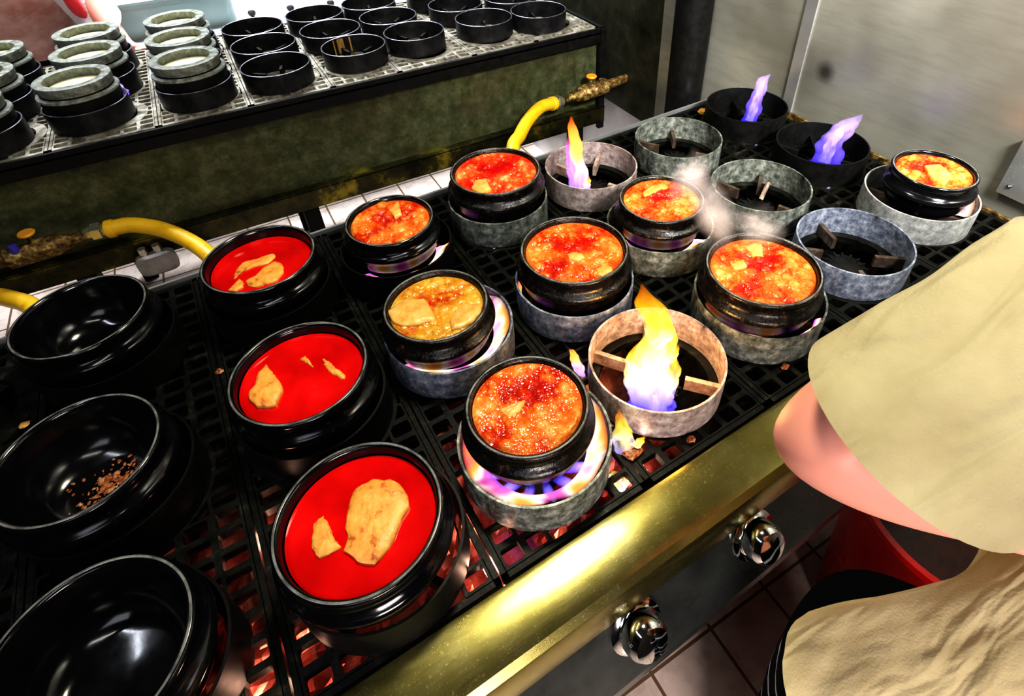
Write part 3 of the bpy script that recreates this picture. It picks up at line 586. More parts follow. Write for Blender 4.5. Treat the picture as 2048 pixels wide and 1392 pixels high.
piece('tofu', 'R1', Z1([(1335,528),(1400,460),(1422,480),(1420,510),(1380,530)], 0, 400, 2.924), 'tofu', 'small tofu triangle at the front of the rear red stew', .002)
piece('tofu', 'B2', Z1([(165,470),(240,420),(320,365),(500,355),(560,450),(600,540),(520,560),(430,590),(300,600),(220,570)], 740, 520, 4.64), 'tofu_pale', 'folded pale tofu sheet at the left of the yellow stew', .005)
piece('tofu', 'B2', Z1([(740,560),(800,450),(880,395),(960,410),(1040,400),(1030,480),(960,560),(860,620),(760,640)], 740, 520, 4.64), 'tofu_pale', 'pale tofu hump at the right of the yellow stew', .005)
piece('vegetable_chunk', 'C2', Z1([(720,500),(780,485),(860,500),(880,530),(820,560),(740,545)], 980, 400, 4.64), 'tofu_pale', 'yellow chunk in the middle of the central boiling stew', .004, 'vegetable', 'chunks in the boiling stews')
piece('vegetable_chunk', 'C2', Z1([(990,640),(1060,605),(1130,620),(1140,660),(1040,705),(1000,690)], 980, 400, 4.64), 'tofu_pale', 'yellow chunk near the front of the central boiling stew', .004, 'vegetable', 'chunks in the boiling stews')
piece('vegetable_chunk', 'D2', [(1490,492),(1508,486),(1524,488),(1526,512),(1505,510)], 'tofu_pale', 'yellow chunk at the back of the big stew near the sleeve', .004, 'vegetable', 'chunks in the boiling stews')
piece('vegetable_chunk', 'D2', [(1462,528),(1488,518),(1494,533),(1470,538)], 'tofu_pale', 'small yellow chunk at the left of the big stew near the sleeve', .003, 'vegetable', 'chunks in the boiling stews')
piece('vegetable_chunk', 'D1', [(1285,385),(1300,372),(1325,366),(1336,374),(1310,384),(1290,392)], 'tofu_pale', 'yellow strip in the small steaming stew', .003, 'vegetable', 'chunks in the boiling stews')
piece('vegetable_chunk', 'B1', [(778,420),(796,402),(803,428),(790,434)], 'tofu_pale', 'pale yellow wedge in the rear small bubbling stew', .004, 'vegetable', 'chunks in the boiling stews')
piece('vegetable_chunk', 'C1', [(943,376),(950,360),(972,356),(982,378),(962,386)], 'tofu_pale', 'orange chunk near the front of the red stew below the hose', .005, 'vegetable', 'chunks in the boiling stews')
piece('vegetable_chunk', 'B3', [(1000,818),(1022,808),(1050,800),(1040,820),(1018,836)], 'tofu_pale', 'pale scrap beside the red pool of the front orange stew', .004, 'vegetable', 'chunks in the boiling stews')
piece('vegetable_chunk', 'E1', [(1850,330),(1880,328),(1905,350),(1890,368),(1862,352)], 'tofu_pale', 'pale strip in the stew beside the steel wall', .004, 'vegetable', 'chunks in the boiling stews')
# scraps left in the empty pot
b = MB(); x0, y0, r = POT['P2']; z0 = POTZ-.069
for i in range(420):
    x_, y_ = rng.normal(.010, .019), rng.normal(-.004, .017); q = math.hypot(x_, y_); s_ = rng.uniform(.0005, .0020) if i > 12 else rng.uniform(.004, .007)
    if q > .046: continue
    Mx = Matrix.Translation((x_, y_, max(0, q-.038)*.55+s_*.15))@Matrix.Rotation(rng.uniform(0, 6), 4, 'Z')@Matrix.Diagonal((s_*rng.uniform(.8, 2), s_, s_*(.5 if i > 12 else .12), 1))
    b.lathe([(0,-1),(.8,-.6),(1,0),(.7,.7),(0,1)], 7, M=Mx)
tag(b.build('food_scraps', M['residue'], loc=(x0, y0, z0)), 'reddish food scraps stuck to the bottom of the empty middle pot', 'food scraps', kind='stuff')
# crumbs on the grates
CR_ = [((440,745),'yellow crumb beside the seam left of the middle red stew'),((50,852),'yellow green crumb by the left edge of the front range'),((1382,880),'red crumb below the ring with the tall yellow flame'),((1570,735),'red crumb near the elbow beside the range rail'),((1265,905),'charred red lump under the ring with the tall flame'),((1405,225),'yellow scrap on the back trim before the black ring')]
for (u, v), lb in CR_:
    p = onz(u, v, GZ); b = MB(); s_ = .005 if 'lump' not in lb and 'scrap' not in lb else .011
    V = []; 
    b.lathe([(0,-.2),(.8,-.1),(1,.4),(.7,.9),(0,1.1)], 9, M=Matrix.Diagonal((s_*1.3, s_, s_*.7, 1)))
    b.v = [(x+rng.normal(0, s_*.12), y+rng.normal(0, s_*.12), z) for x, y, z in b.v]
    o = b.build('food_crumb', M['residue'] if 'red' in lb else M['tofu_pale'], loc=(p[0], p[1], GZ+.001)); tag(o, lb, 'crumb', 'crumbs on the front range')

# ------------------------------------------------------------------ flames
def vplane(base, u, v):
    d = ray(u, v); n = np.array([CC[0]-base[0], CC[1]-base[1], 0.0]); n /= np.linalg.norm(n); tt = ((base-CC)@n)/(d@n); return CC+d*tt
def tongue(b, base, pxs, ws, lump=.17, depth=.7, seed=0, a0=0., a1=1.):
    g = np.random.default_rng(seed); P = np.array([vplane(base, *p) for p in pxs]); dist = np.linalg.norm(P[0]-CC)
    C_ = spline(P, 26); W = spline(np.array(ws, float)[:, None], 26)[:, 0]*dist/CF
    view = base-CC; view[2] = 0; view /= np.linalg.norm(view); side = np.array([-view[1], view[0], 0]); R = []; A = []
    for i, (c, w) in enumerate(zip(C_, W)):
        w = max(w, .0004); ph = g.uniform(0, 6)
        ring_ = []
        for k in range(18):
            t = 2*PI*k/18; l = 1+lump*math.sin(3*t+i*.55+seed)+lump*.6*math.sin(2*t-i*.8)
            ring_.append(tuple(c+side*(w*l*math.cos(t))+view*(w*l*depth*math.sin(t))))
        R.append(ring_); A += [max(.001, a0+(a1-a0)*i/25)]*18
    b.rings(R, True, True, A)
def flame(name, mat, base_uv, bz, tongues, label, core=None, group='flames on the range'):
    base = onz(*base_uv, bz); r = empty(name, tuple(base)); tag(r, label, 'flame', group)
    for nm, mt, ts in (('flame_body', mat, tongues), ('flame_core', core[0] if core else None, core[1] if core else [])):
        if not ts: continue
        b = MB()
        for i, (pxs, ws) in enumerate(ts): tongue(b, base, pxs, ws, seed=i+len(name))
        b.v = [tuple(np.array(p)-base) for p in b.v]; b.build(nm, M[mt], r)
    return base
fb = flame('gas_flame', 'fl_yellow', (1300,815), -.035,
 [([(1300,815),(1297,770),(1308,715),(1318,665),(1303,618),(1284,570)], [30,37,33,25,23,3]),
  ([(1274,806),(1265,760),(1270,715),(1296,668)], [12,15,13,2]), ([(1330,802),(1340,760),(1345,725),(1338,690)], [13,15,12,2]), ([(1332,728),(1348,708),(1357,690)], [10,8,1]), ([(1315,690),(1338,660),(1334,640)], [14,12,2]), ([(1270,740),(1258,722),(1262,700)], [9,7,1])],
 'tall yellow flame with blue base rising from the scorched ring', ('fl_core', [([(1298,806),(1300,765),(1308,715),(1316,668),(1308,640)], [20,23,17,10,2])]))
b = MB()
for i, (pxs, ws) in enumerate([([(1280,822),(1272,790),(1276,760)], [20,14,2]), ([(1305,826),(1303,795),(1306,765)], [16,13,2]), ([(1330,822),(1334,792),(1332,768)], [18,13,2])]): tongue(b, fb, pxs, ws, seed=i)
b.v = [tuple(np.array(p)-fb) for p in b.v]; b.build('flame_base', M['fl_blue'], bpy.data.objects['gas_flame'])
flame('gas_flame', 'fl_orange', (1162,376), -.035, [([(1162,376),(1158,340),(1152,300),(1146,262),(1142,232)], [13,15,12,9,1]), ([(1172,376),(1175,362),(1176,350)], [8,6,1])], 'thin orange flame standing in the pinkish ring behind',
 ('fl_violet', [([(1150,376),(1146,340),(1140,305),(1136,275)], [13,11,8,2])]))
flame('gas_flame', 'fl_blue', (1497,240), -.035, [([(1497,241),(1508,215),(1518,185),(1526,160),(1540,148)], [13,13,10,9,1])], 'slim blue flame leaning in the black ring by the wall seam', ('fl_pale', [([(1498,240),(1510,210),(1520,180),(1530,158)], [7,7,5,2])]))
flame('gas_flame', 'fl_blue', (1650,326), -.035, [([(1650,327),(1658,300),(1672,272),(1696,250),(1725,228)], [26,22,18,16,1])], 'broad slanted blue flame in the black ring beside the wall', ('fl_pale', [([(1648,322),(1662,290),(1680,262),(1700,246)], [10,9,7,2])]))
flame('gas_flame', 'fl_yellow', (1255,905), -.06, [([(1250,915),(1248,880),(1243,850),(1238,820)], [22,20,12,2]), ([(1262,900),(1278,884),(1290,872)], [10,8,1])], 'white yellow flame licking between the two front rings')
flame('gas_flame', 'fl_orange', (1160,742), -.05, [([(1160,748),(1154,728),(1145,705),(1140,698)], [10,10,6,1])], 'small orange flame left of the scorched ring')
flame('pilot_flame', 'fl_blue', (250,196), -.03, [([(246,200),(244,184),(238,166)], [9,8,1])], 'blue gleam of gas inside the ring beside the front left stone pot', None, 'pilot flames')
for (u, v), lb in (((968,503),'tiny violet pilot flame on the grate behind the central pot'),((988,525),'tiny violet pilot flame nearer the central pot'),((1492,296),'tiny blue pilot flame below the rear black ring'),((1638,381),'tiny blue pilot flame below the second black ring')):
    flame('pilot_flame', 'fl_pale' if u < 1000 else 'fl_blue', (u, v), -.06, [([(u-6,v+4),(u-2,v-2),(u+8,v-6)], [4,5,1]), ([(u+6,v+2),(u+14,v-3),(u+22,v-7)], [3,3,1])], lb, None, 'pilot flames')
# glowing cells at the rail
for (u, v), lb in (((1270,942),'yellow fire glowing through a grate slot by the rail'),((1232,965),'orange fire glowing through the grate slot nearest the blue jets')):
    flame('slot_flame', 'fl_core', (u, v), -.075, [([(u,v+14),(u,v),(u,v-14)], [15,20,12])], lb, None, 'fires in the grate slots')
# crowns of burning gas under the heated pots
CRL = {'B1':'crescent of pink flame under the rear small pot','B2':'crescent of orange flame under the yellow stew pot','B3':'flames round the front boiling pot','C1':'orange flicker under the red stew below the hose','C2':'thin pink flame at the side of the central pot','D1':'orange flame under the small steaming pot','D2':'pink and yellow flame under the big steaming pot','E1':'orange flicker under the pot beside the wall'}
ARC = {'B1':(-160,-15),'B2':(-165,40),'B3':(-200,160),'C1':(-185,-150),'C2':(-215,-150),'D1':(-200,-50),'D2':(-205,-55),'E1':(-70,-25)}
for ii, (k, lb) in enumerate(CRL.items()):
    n = 72; lo_, hi_ = [math.radians(q) for q in ARC[k]]; b = MB(); v = []; A = []
    sm = POT[k][2] < .075
    pro = ((.060,-.026,.02), (.066,-.020,.35), (.076,-.012,.7), (.0840,-.004,1.0)) if sm else ((.0810,-.027,.02), (.0825,-.018,.35), (.0845,-.010,.7), (.0888 if k in ('D2', 'E1') else .0855,-.003,1.0))
    for (r, z, a) in pro:
        for q_ in range(n+1):
            t = lo_+(hi_-lo_)*q_/n; e_ = min(1, 6*min(q_/n, 1-q_/n)); v.append((r*math.cos(t), r*math.sin(t), z+(.003*math.sin(7*t+ii) if a > .5 else 0)-(1-e_)*.012*a)); A.append(a)
    b.add(v, [(w_*(n+1)+q_, w_*(n+1)+q_+1, (w_+1)*(n+1)+q_+1, (w_+1)*(n+1)+q_) for w_ in range(3) for q_ in range(n)], A)
    o = b.build('burner_flame', M['fl_skirt'], loc=(RING[k][0], RING[k][1], 0)); tag(o, lb, 'flame', 'burner flames under the pots')
    if k == 'B3':
        b = MB()
        for j in range(14):
            t = 2*PI*j/14
            P = [(.030*math.cos(t), .030*math.sin(t), -.058), (.045*math.cos(t), .045*math.sin(t), -.046), (.060*math.cos(t), .060*math.sin(t), -.034), (.072*math.cos(t), .072*math.sin(t), -.020)]
            nb_ = len(b.v); b.tube([tuple(p) for p in spline(P, 10)], [.003+.0035*math.sin(PI*min(1, (q+1)/9)) for q in range(10)], 10); b.a[nb_:] = [max(.01, (q//10)/9.0) for q in range(len(b.v)-nb_)]
        b.build('flame_jets', M['fl_blue'], o)

# ------------------------------------------------------------------ steam
rs_ = empty('steam', (.60, .42, .12)); 
b = MB()
for i, (pxs, ws, D) in enumerate([([(1420,520),(1440,470),(1425,420),(1400,370),(1380,320)], [4,40,44,36,3], .86), ([(1480,520),(1520,450),(1540,400)], [4,56,4], .84), ([(1330,420),(1370,370),(1390,330),(1385,290)], [4,40,36,3], .95)]):
    P = [at(u, v, D) for u, v in pxs]; C_ = spline(P, 16); W = spline(np.array(ws, float)[:, None], 16)[:, 0]*D/CF; n0_ = len(b.v); b.tube([tuple(p) for p in C_], list(np.maximum(W, .003)), 20); b.a[n0_:] = [max(.001, math.sin(PI*min(1, (q_//20)/15.0))**1.5) for q_ in range(len(b.v)-n0_)]
bpy.data.objects.remove(rs_); o = b.build('steam', M['steam']); tag(o, 'thin pale steam drifting up between the steaming pots and the empty rings', 'steam', kind='stuff')

# ------------------------------------------------------------------ gas hoses and valves
def hose(pts, label, rad=.0195):
    P = spline(pts, 40); r = empty('gas_hose', tuple(P[0])); tag(r, label, 'gas hose', 'yellow gas hoses behind the front range')
    b = MB(); b.tube([tuple(p-P[0]) for p in P], rad, 20); b.build('hose', M['hose'], r)
    d = Vector(P[1]-P[0]).normalized(); q = Vector((0, 0, 1)).rotation_difference(-d).to_matrix().to_4x4()
    b = MB(); b.lathe([(.0200,-.012),(.0225,-.010),(.0225,.004),(.0205,.006)], 24, M=q); b.build('crimp_collar', M['hose'], r)
    b = MB(); b.lathe([(0,.002),(.016,.002),(.016,.012),(.023,.014),(.023,.034),(.016,.036),(.014,.052),(.011,.056),(0,.056)], 6, M=q); b.build('hex_nut', M['nickel'], r, smooth=False)
    return P[0], -np.array(d)
e1, d1 = hose([ony(219,458,1.465), ony(262,450,1.455), ony(320,458,1.42), ony(375,480,1.36), ony(420,512,1.28), ony(470,570,1.17), (-.16,1.04,-.36), (-.15,1.035,-.52)], 'yellow gas hose at left with a bright hex nut, behind the rear red stew')
e2, d2 = hose([ony(1106,207,1.465), ony(1082,214,1.44), ony(1058,238,1.40), ony(1040,270,1.34), ony(1026,310,1.26), (.56,1.08,-.38), (.545,1.045,-.55)], 'yellow gas hose at right bending down behind the boiling red stew')
hose([ony(-60,590,1.43), ony(-10,592,1.40), ony(30,600,1.36), ony(62,612,1.31), ony(110,650,1.22), (-.40,1.06,-.42), (-.39,1.04,-.55)], 'yellow gas hose cut by the left edge behind the empty pot')
def valve(e, dirv, label, full=True):
    e = np.array(e)+np.array(dirv)*.055; r = empty('gas_valve', tuple(e)); tag(r, label, 'gas valve', 'gas valves on the rear range')
    d = np.array(dirv); d = d/np.linalg.norm(d)
    b = MB(); b.tube([tuple(d*0), tuple(d*.025), tuple(d*.03), tuple(d*.05), tuple(d*.055), tuple(d*.15), tuple(d*.155), tuple(d*.17), tuple(d*.24)], [.013,.013,.019,.023,.026,.026,.017,.016,.015], 18); b.build('valve_body', M['brass'], r)
    b = MB(); b.lathe([(0,.05),(.007,.05),(.008,.0),(0,0)], 16, c=tuple(d*.09)); b.build('stem', M['brass'], r)
    b = MB(); b.lathe([(0,.054),(.016,.054),(.018,.051),(.016,.047),(0,.047)], 24, c=tuple(d*.09+np.array([.0,-.004,0]))); b.build('handle', M['orange_plastic'], r)
    b = MB(); b.lathe([(0,.036),(.009,.035),(.010,.028),(.009,.016),(0,.016)], 16, c=tuple(d*.125+np.array([0,-.012,0]))); b.build('cap', M['blue_plastic'] if full else M['brass'], r)
    return e+d*.24
v1 = valve(e1, (-1,-.0,-.02), 'dirty brass gas valve with orange handle and blue cap, left of the left hose')
v2 = valve(e2, (1,.0,.06), 'rusty gas valve at the right end of the rear range front', False)
b = MB(); P = [tuple(v1), tuple(np.array(v1)+(-.10,0,-.01)), tuple(np.array(v1)+(-.25,.02,-.01))]; b.tube(P, .015, 14); tag(b.build('gas_pipe', M['rust']), 'rusty gas pipe running left along the rear range front', 'pipe')
# grey regulator hanging below the rear range
c = ony(316, 524, 1.468); r = empty('gas_regulator', tuple(c)); tag(r, 'grey rounded gas regulator with brass ports hanging under the rear range', 'gas regulator')
b = MB(); R = []
for s_, y in ((.8,-.014),(1,-.008),(1,.008),(.8,.014)): R.append([((abs(math.cos(t))**.5*math.copysign(1, math.cos(t)))*.046*s_, y, (abs(math.sin(t))**.5*math.copysign(1, math.sin(t)))*.032*s_) for t in [2*PI*k/32 for k in range(32)]])
b.rings(R); b.build('housing', M['regulator'], r)
for x in (-.018, .014): b = MB(); b.lathe([(0,.052),(.010,.052),(.011,.038),(.008,.036),(.008,.026),(0,.026)], 8, c=(x,0,0)); b.build('brass_port', M['nickel'], r, smooth=False)
b = MB(); b.tube([(0,.010,.022),(0,.024,.022)], .007, 10); b.build('bracket', M['rust'], r)

# ------------------------------------------------------------------ back counter, lids, box
ct = empty('counter', (-.2, 3.0, FL)); tag(ct, 'pale steel counter behind the rear range at the top of the picture', 'counter')
b = MB(); b.box(-.30+.2, 1.05+.2, 2.28-3.0, 3.5-3.0, .66, .70); b.build('worktop', M['white_steel'], ct, smooth=False)
b = MB(); b.box(-.28+.2, 1.03+.2, 2.31-3.0, 3.45-3.0, .05, .66); b.build('cabinet', M['white_steel'], ct, smooth=False)
def lid(u, v, y, label, s=1.0):
    p = ony(u, v, y); r = empty('pot_lid', (p[0], p[1], -.14)); 
    return r
lidp = None
for (u, v), lb in (((515,28),'bright pot lid with dark knob, leftmost behind the rear rings'),((592,18),'bright pot lid with dark knob, middle behind the rear rings'),((672,8),'bright pot lid with dark knob, rightmost behind the rear rings')):
    p = onz(u, v, -.06)
    if lidp is None:
        r = empty('pot_lid', (0,0,0)); b = MB(); b.lathe([(0,.030),(.03,.028),(.06,.020),(.078,.008),(.082,.002),(.080,.0),(.0,.0)], 48); b.build('lid_dome', M['steel_bright'], r)
        b = MB(); b.lathe([(0,.055),(.012,.054),(.016,.048),(.014,.040),(.007,.034),(.007,.028),(0,.028)], 24, c=(-.02,.01,0)); b.build('knob', M['black'], r); lidp = r
    else: r = copy_tree(lidp)
    r.location = (p[0], p[1], -.0995); r.scale = (.84, .84, .95); tag(r, lb, 'lid', 'pot lids on the counter')
# translucent storage box
p = onz(340, 30, -.04); bx = empty('storage_box', (p[0], p[1]+.12, -.0995)); tag(bx, 'pale translucent plastic storage box on the counter behind the stacked pots', 'storage box')
b = MB()
def rrect(w, d, z, r=.03, n=6):
    o = []
    for k, (sx, sy) in enumerate(((1,1),(-1,1),(-1,-1),(1,-1))):
        for i in range(n): t = PI/2*k+PI/2*i/(n-1); o.append((sx*(w-r)+r*math.cos(t), sy*(d-r)+r*math.sin(t), z))
    return o
b.rings([rrect(.20,.13,0), rrect(.21,.14,.10), rrect(.222,.152,.102), rrect(.222,.152,.112), rrect(.206,.136,.112), rrect(.195,.125,.006)], True, True); b.build('tub', M['pale_plastic'], bx, angle=30)
b = MB(); b.rings([rrect(.224,.154,.113), rrect(.224,.154,.122), rrect(.20,.13,.126)], True, True); b.build('lid', M['pale_plastic'], bx, angle=30)

# ------------------------------------------------------------------ people
def ell(c, a, b_, n=40, f=None):
    return [tuple(np.array(c)+np.array(a)*math.cos(t)*(f(t) if f else 1)+np.array(b_)*math.sin(t)*(f(t) if f else 1)) for t in [2*PI*k/n for k in range(n)]]
def skin_body(name, verts, edges, radii, mat, root):
    me = bpy.data.meshes.new(name); me.from_pydata([tuple(map(float, v)) for v in verts], edges, []); o = bpy.data.objects.new(name, me); COL.objects.link(o)
    me.materials.append(mat)
    md = o.modifiers.new('skin', 'SKIN'); md.use_smooth_shade = True
    for i, r in enumerate(radii):
        me.skin_vertices[0].data[i].radius = (r, r) if not isinstance(r, tuple) else r
    me.skin_vertices[0].data[root].use_root = True
    s_ = o.modifiers.new('sub', 'SUBSURF'); s_.levels = 3; s_.render_levels = 3; q_ = o.modifiers.new('smooth', 'SMOOTH'); q_.factor = .5; q_.iterations = 10
    dg = bpy.context.evaluated_depsgraph_get(); ev = o.evaluated_get(dg); m2 = bpy.data.meshes.new_from_object(ev)
    o.modifiers.clear(); o.data = m2
    import bmesh; bm = bmesh.new(); bm.from_mesh(m2); bmesh.ops.delete(bm, geom=[v for v in bm.verts if not v.link_faces], context='VERTS'); bm.to_mesh(m2); bm.free()
    for p in m2.polygons: p.use_smooth = True
    return o
def hand(verts, edges, radii, wi, w, d, up):
    """five bent fingers rooted in the palm, growing from wrist vertex wi along d"""
    d = np.array(d, float); d /= np.linalg.norm(d); up = np.array(up, float); up -= d*(up@d); up /= np.linalg.norm(up); s_ = np.cross(d, up)
    def add(p, r, parent): verts.append(np.array(p)); radii.append(r); edges.append((parent, len(verts)-1)); return len(verts)-1
    palm = add(w+d*.045, (.026,.016), wi); pe = add(w+d*.085, (.034,.014), palm)
    for k, L in enumerate((.068, .078, .072, .056)):
        o_ = s_*(.027-.018*k); a = add(w+d*.092+o_, .0085, pe); b1 = add(w+d*(.092+L*.5)+o_*1.1-up*.008, .008, a); add(w+d*(.092+L*.85)+o_*1.1-up*.030, .0068, b1)
    a = add(w+d*.035+s_*.032, .011, palm); b1 = add(w+d*.070+s_*.052-up*.008, .009, a); add(w+d*.098+s_*.050-up*.018, .0075, b1)

# --- person leaning over the bucket at the right
ELB = at(1592, 884, .50); SHO = at(2260, 560, .62); WRI = at(2090, 1050, .60)
HIP = np.array([.365, -.18, -.02]); 
SHR = SHO+np.array([.05, -.36, -.02]); NECK = (SHO+SHR)/2+np.array([.05, 0, .03]); CH = (NECK*.7+HIP*.3)+np.array([0,0,.0]); AB = NECK*.35+HIP*.65
HEAD = NECK+np.array([.14, .0, .07])
hc = at(1868, 1520, .74); tp = NECK*.9+SHR*.1+np.array([.0,.0,-.05]); cen = spline([hc, at(2080, 1440, .77), at(2380, 1330, .80), tp], 36); AB = cen[12]; CH = cen[27]
V = [HIP, AB, CH, NECK, NECK+np.array([.05,0,.03]), HEAD]; E_ = [(0,1),(1,2),(2,3),(3,4),(4,5)]; Rr = [(.085,.08), (.085,.075), (.095,.08), .055, .055, (.075,.09)]
def add(p, r, par): V.append(np.array(p, float)); Rr.append(r); E_.append((par, len(V)-1)); return len(V)-1
h2 = add(HEAD+np.array([.07,0,.04]), (.07,.085), 5); 
sl = add(SHO, .05, 2); ul = add((SHO*.3+ELB*.7), .052, sl); el = add(ELB, .054, ul); fm = add(ELB*.70+WRI*.30, .041, el); wl = add(WRI, .026, fm)
hand(V, E_, Rr, wl, WRI, WRI-ELB, (0,0,1))
sr = add(SHR, .05, 2); er = add(SHR+np.array([.06,-.04,-.26]), .038, sr); wr = add(SHR+np.array([.24,.02,-.36]), .026, er); hand(V, E_, Rr, wr, V[wr], V[wr]-V[er], (0,0,1))
for sx in (.0, -.17):
    a = add(HIP+np.array([.01, .075+sx, -.14]), .055, 0); kn = add(HIP+np.array([.03, .085+sx, -.40]), .058, a); an = add(np.array([HIP[0]+.0, HIP[1]+.085+sx, FL+.085]), .04, kn); add(np.array([HIP[0]+.15, HIP[1]+.085+sx, FL+.045]), .036, an)
pr_ = empty('person', (HIP[0], HIP[1], FL)); tag(pr_, 'person in a khaki tunic and black striped trousers leaning over a red tub, elbow bent', 'person')
def adopt(o, parent, org):
    o.data.transform(Matrix.Translation(-Vector(org))); o.parent = parent
body = skin_body('body', V, E_, Rr, M['skin'], 0); adopt(body, pr_, (HIP[0], HIP[1], FL))
# sleeve: oblique cuff ring swept to the shoulder, with soft folds
b = MB(); cu = at(1834, 864, .475); a_ = at(1652, 672, .475)-cu; bb_ = at(1716, 920, .425)-cu; axis = at(2250, 604, .55)-cu; R = []
for i in range(30):
    s_ = i/29; c = cu+axis*s_; k = 1.0-.02*math.sin(PI*s_); 
    def ff(t, s_=s_): return 1+(.014*math.sin(5*t+7*s_)+.03*math.sin(3*t+9*s_)+.022*math.sin(8*t-16*s_))*min(1, s_*2.5)*(.3+.7*max(0, -math.cos(t-.3)))
    R.append(ell(c, a_*k, bb_*k, 56, ff))
inner = [[tuple(np.array(q)*.965+cu*.035+axis*.0) for q in R[0]], [tuple((np.array(q)-(cu+axis*.3))*.9+(cu+axis*.3)) for q in R[9]]]
endc = cu+axis
for i in range(1, 9):      # shoulder end closes in towards the tunic
    s_ = i/8; c = endc*(1-s_)+(SHO+np.array([.055, -.09, .0]))*s_; k = 1-.30*s_*s_; R.append(ell(c, a_*k*(1-s_)+np.array([0, .07, .03])*s_*1.2, bb_*k*(1-s_)+np.array([-.06, 0, .08])*s_*1.2, 56))
b.rings(inner[::-1]+[[tuple(q) for q in R[0]]]+R[1:], False, True); part(b, 'sleeve', M['khaki'], pr_, (HIP[0], HIP[1], FL), angle=80)
# tunic body: hem ring at the left swept towards the shoulders
b = MB(); hc = at(1868, 1520, .74); a_ = at(1725, 1222, .72)-hc; bb_ = at(1592, 1450, .66)-hc; tp = NECK*.9+SHR*.1+np.array([.0,.0,-.05]); R = []; cen = spline([hc, at(2080, 1478, .77), at(2380, 1330, .80), tp], 36)
for i in range(36):
    s_ = i/35; c = cen[i]; k = 1+.05*math.sin(PI*min(1, s_*2.2))-.10*s_
    def ff(t, s_=s_): return 1+(.030*math.sin(9*t+1.5-3*s_)+.020*math.sin(17*t+5*s_)+.012*math.sin(29*t))*math.exp(-s_*1.2)*min(1, .15+s_*3)
    w_ = min(1, max(0, (s_-.38)/.5)); w_ = w_*w_*(3-2*w_); A_ = a_*(1-w_)+np.array([-.04, .205, .0])*w_; B_ = bb_*(1-w_)+np.array([-.085, .0, .105])*w_
    R.append(ell(c, A_*k, B_*k, 72, ff))
inn = [[tuple((np.array(q)-hc)*.96+hc+axis*0.0) for q in R[0]], [tuple((np.array(q)-hc)*.9+hc) for q in R[6]]]
b.rings(inn[::-1]+R, False, True); part(b, 'tunic', M['khaki'], pr_, (HIP[0], HIP[1], FL), angle=80)
RE = SHR+np.array([.06,-.04,-.26])
b = MB(); b.rings([ell(c, (.085*k,0,.02), (0,.085*k,0), 40, lambda t, z=c[2]: 1+.03*math.sin(5*t+z*40)) for c, k in zip(spline([SHR+np.array([-.01,.05,.01]), SHR+np.array([.01,0,-.05]), (SHR+RE)/2, RE+np.array([-.005,.005,.03])], 20), np.linspace(1.05, .95, 20))], True, False); part(b, 'sleeve', M['khaki'], pr_, (HIP[0], HIP[1], FL), angle=80)
# trousers
for sx in (.0, -.17):
    b = MB(); top = HIP+np.array([.0, .085+sx, -.122]); kn = HIP+np.array([.01, .085+sx, -.40]); an = np.array([HIP[0], HIP[1]+.085+sx, FL+.10])
    b.rings([ell(c, (r,0,0), (0,r*.95,0), 40, lambda t, z=c[2]: 1+.02*math.sin(5*t+z*30)) for c, r in zip(spline([top, (top+kn)/2, kn, (kn+an)/2, an], 20), np.linspace(.118, .085, 20))]); part(b, 'trouser_leg', M['trousers'], pr_, (HIP[0], HIP[1], FL))
    b = MB(); fx, fyy = HIP[0], HIP[1]+.085+sx
    b.rings([ell((fx+x, fyy, FL+zc), (0,w,0), (0,0,hh), 20) for x, w, zc, hh in ((-.06,.02,.03,.025),(-.04,.038,.042,.042),(.03,.044,.045,.045),(.09,.048,.036,.036),(.14,.044,.03,.03),(.18,.02,.024,.018))]); part(b, 'shoe', M['black'], pr_, (HIP[0], HIP[1], FL))
b = MB(); R = []
for i in range(9):
    t = i/8; R.append(ell(HEAD+np.array([-.055+.17*t, 0, .02+.03*t]), (0,.102*math.sin(PI*min(.98, .12+t*.8)),0), (-.03,0,.10*math.sin(PI*min(.98, .12+t*.8))), 24))
b.rings(R); part(b, 'hair', M['hair'], pr_, (HIP[0], HIP[1], FL))
def face(head, fw, upv, parent, org):
    fw = np.array(fw, float)/np.linalg.norm(fw); upv = np.array(upv, float); upv -= fw*(upv@fw); upv /= np.linalg.norm(upv); sd = np.cross(fw, upv)
    for s_ in (-1, 1):
        b = MB(); b.lathe([(0,-.010),(.008,-.006),(.010,0),(.008,.006),(0,.010)], 12, c=tuple(head+fw*.075+sd*.03*s_)); part(b, 'eye', M['black'], parent, org)
        b = MB(); b.lathe([(0,-.028),(.010,-.02),(.013,0),(.010,.02),(0,.028)], 12, c=tuple(head+sd*.080*s_)); part(b, 'ear', M['skin'], parent, org)
    b = MB(); b.tube([tuple(head+fw*.078+upv*.005), tuple(head+fw*.098-upv*.03), tuple(head+fw*.078-upv*.036)], [.006,.012,.008], 10); part(b, 'nose', M['skin'], parent, org)
    b = MB(); b.tube([tuple(head+fw*.072-upv*.058+sd*.022), tuple(head+fw*.082-upv*.06), tuple(head+fw*.072-upv*.058-sd*.022)], [.003,.006,.003], 8); part(b, 'mouth', M['red_cloth'], parent, org)
face(HEAD+np.array([.05,0,.0]), (.6,0,-.8), (.8,0,.6), pr_, (HIP[0], HIP[1], FL))

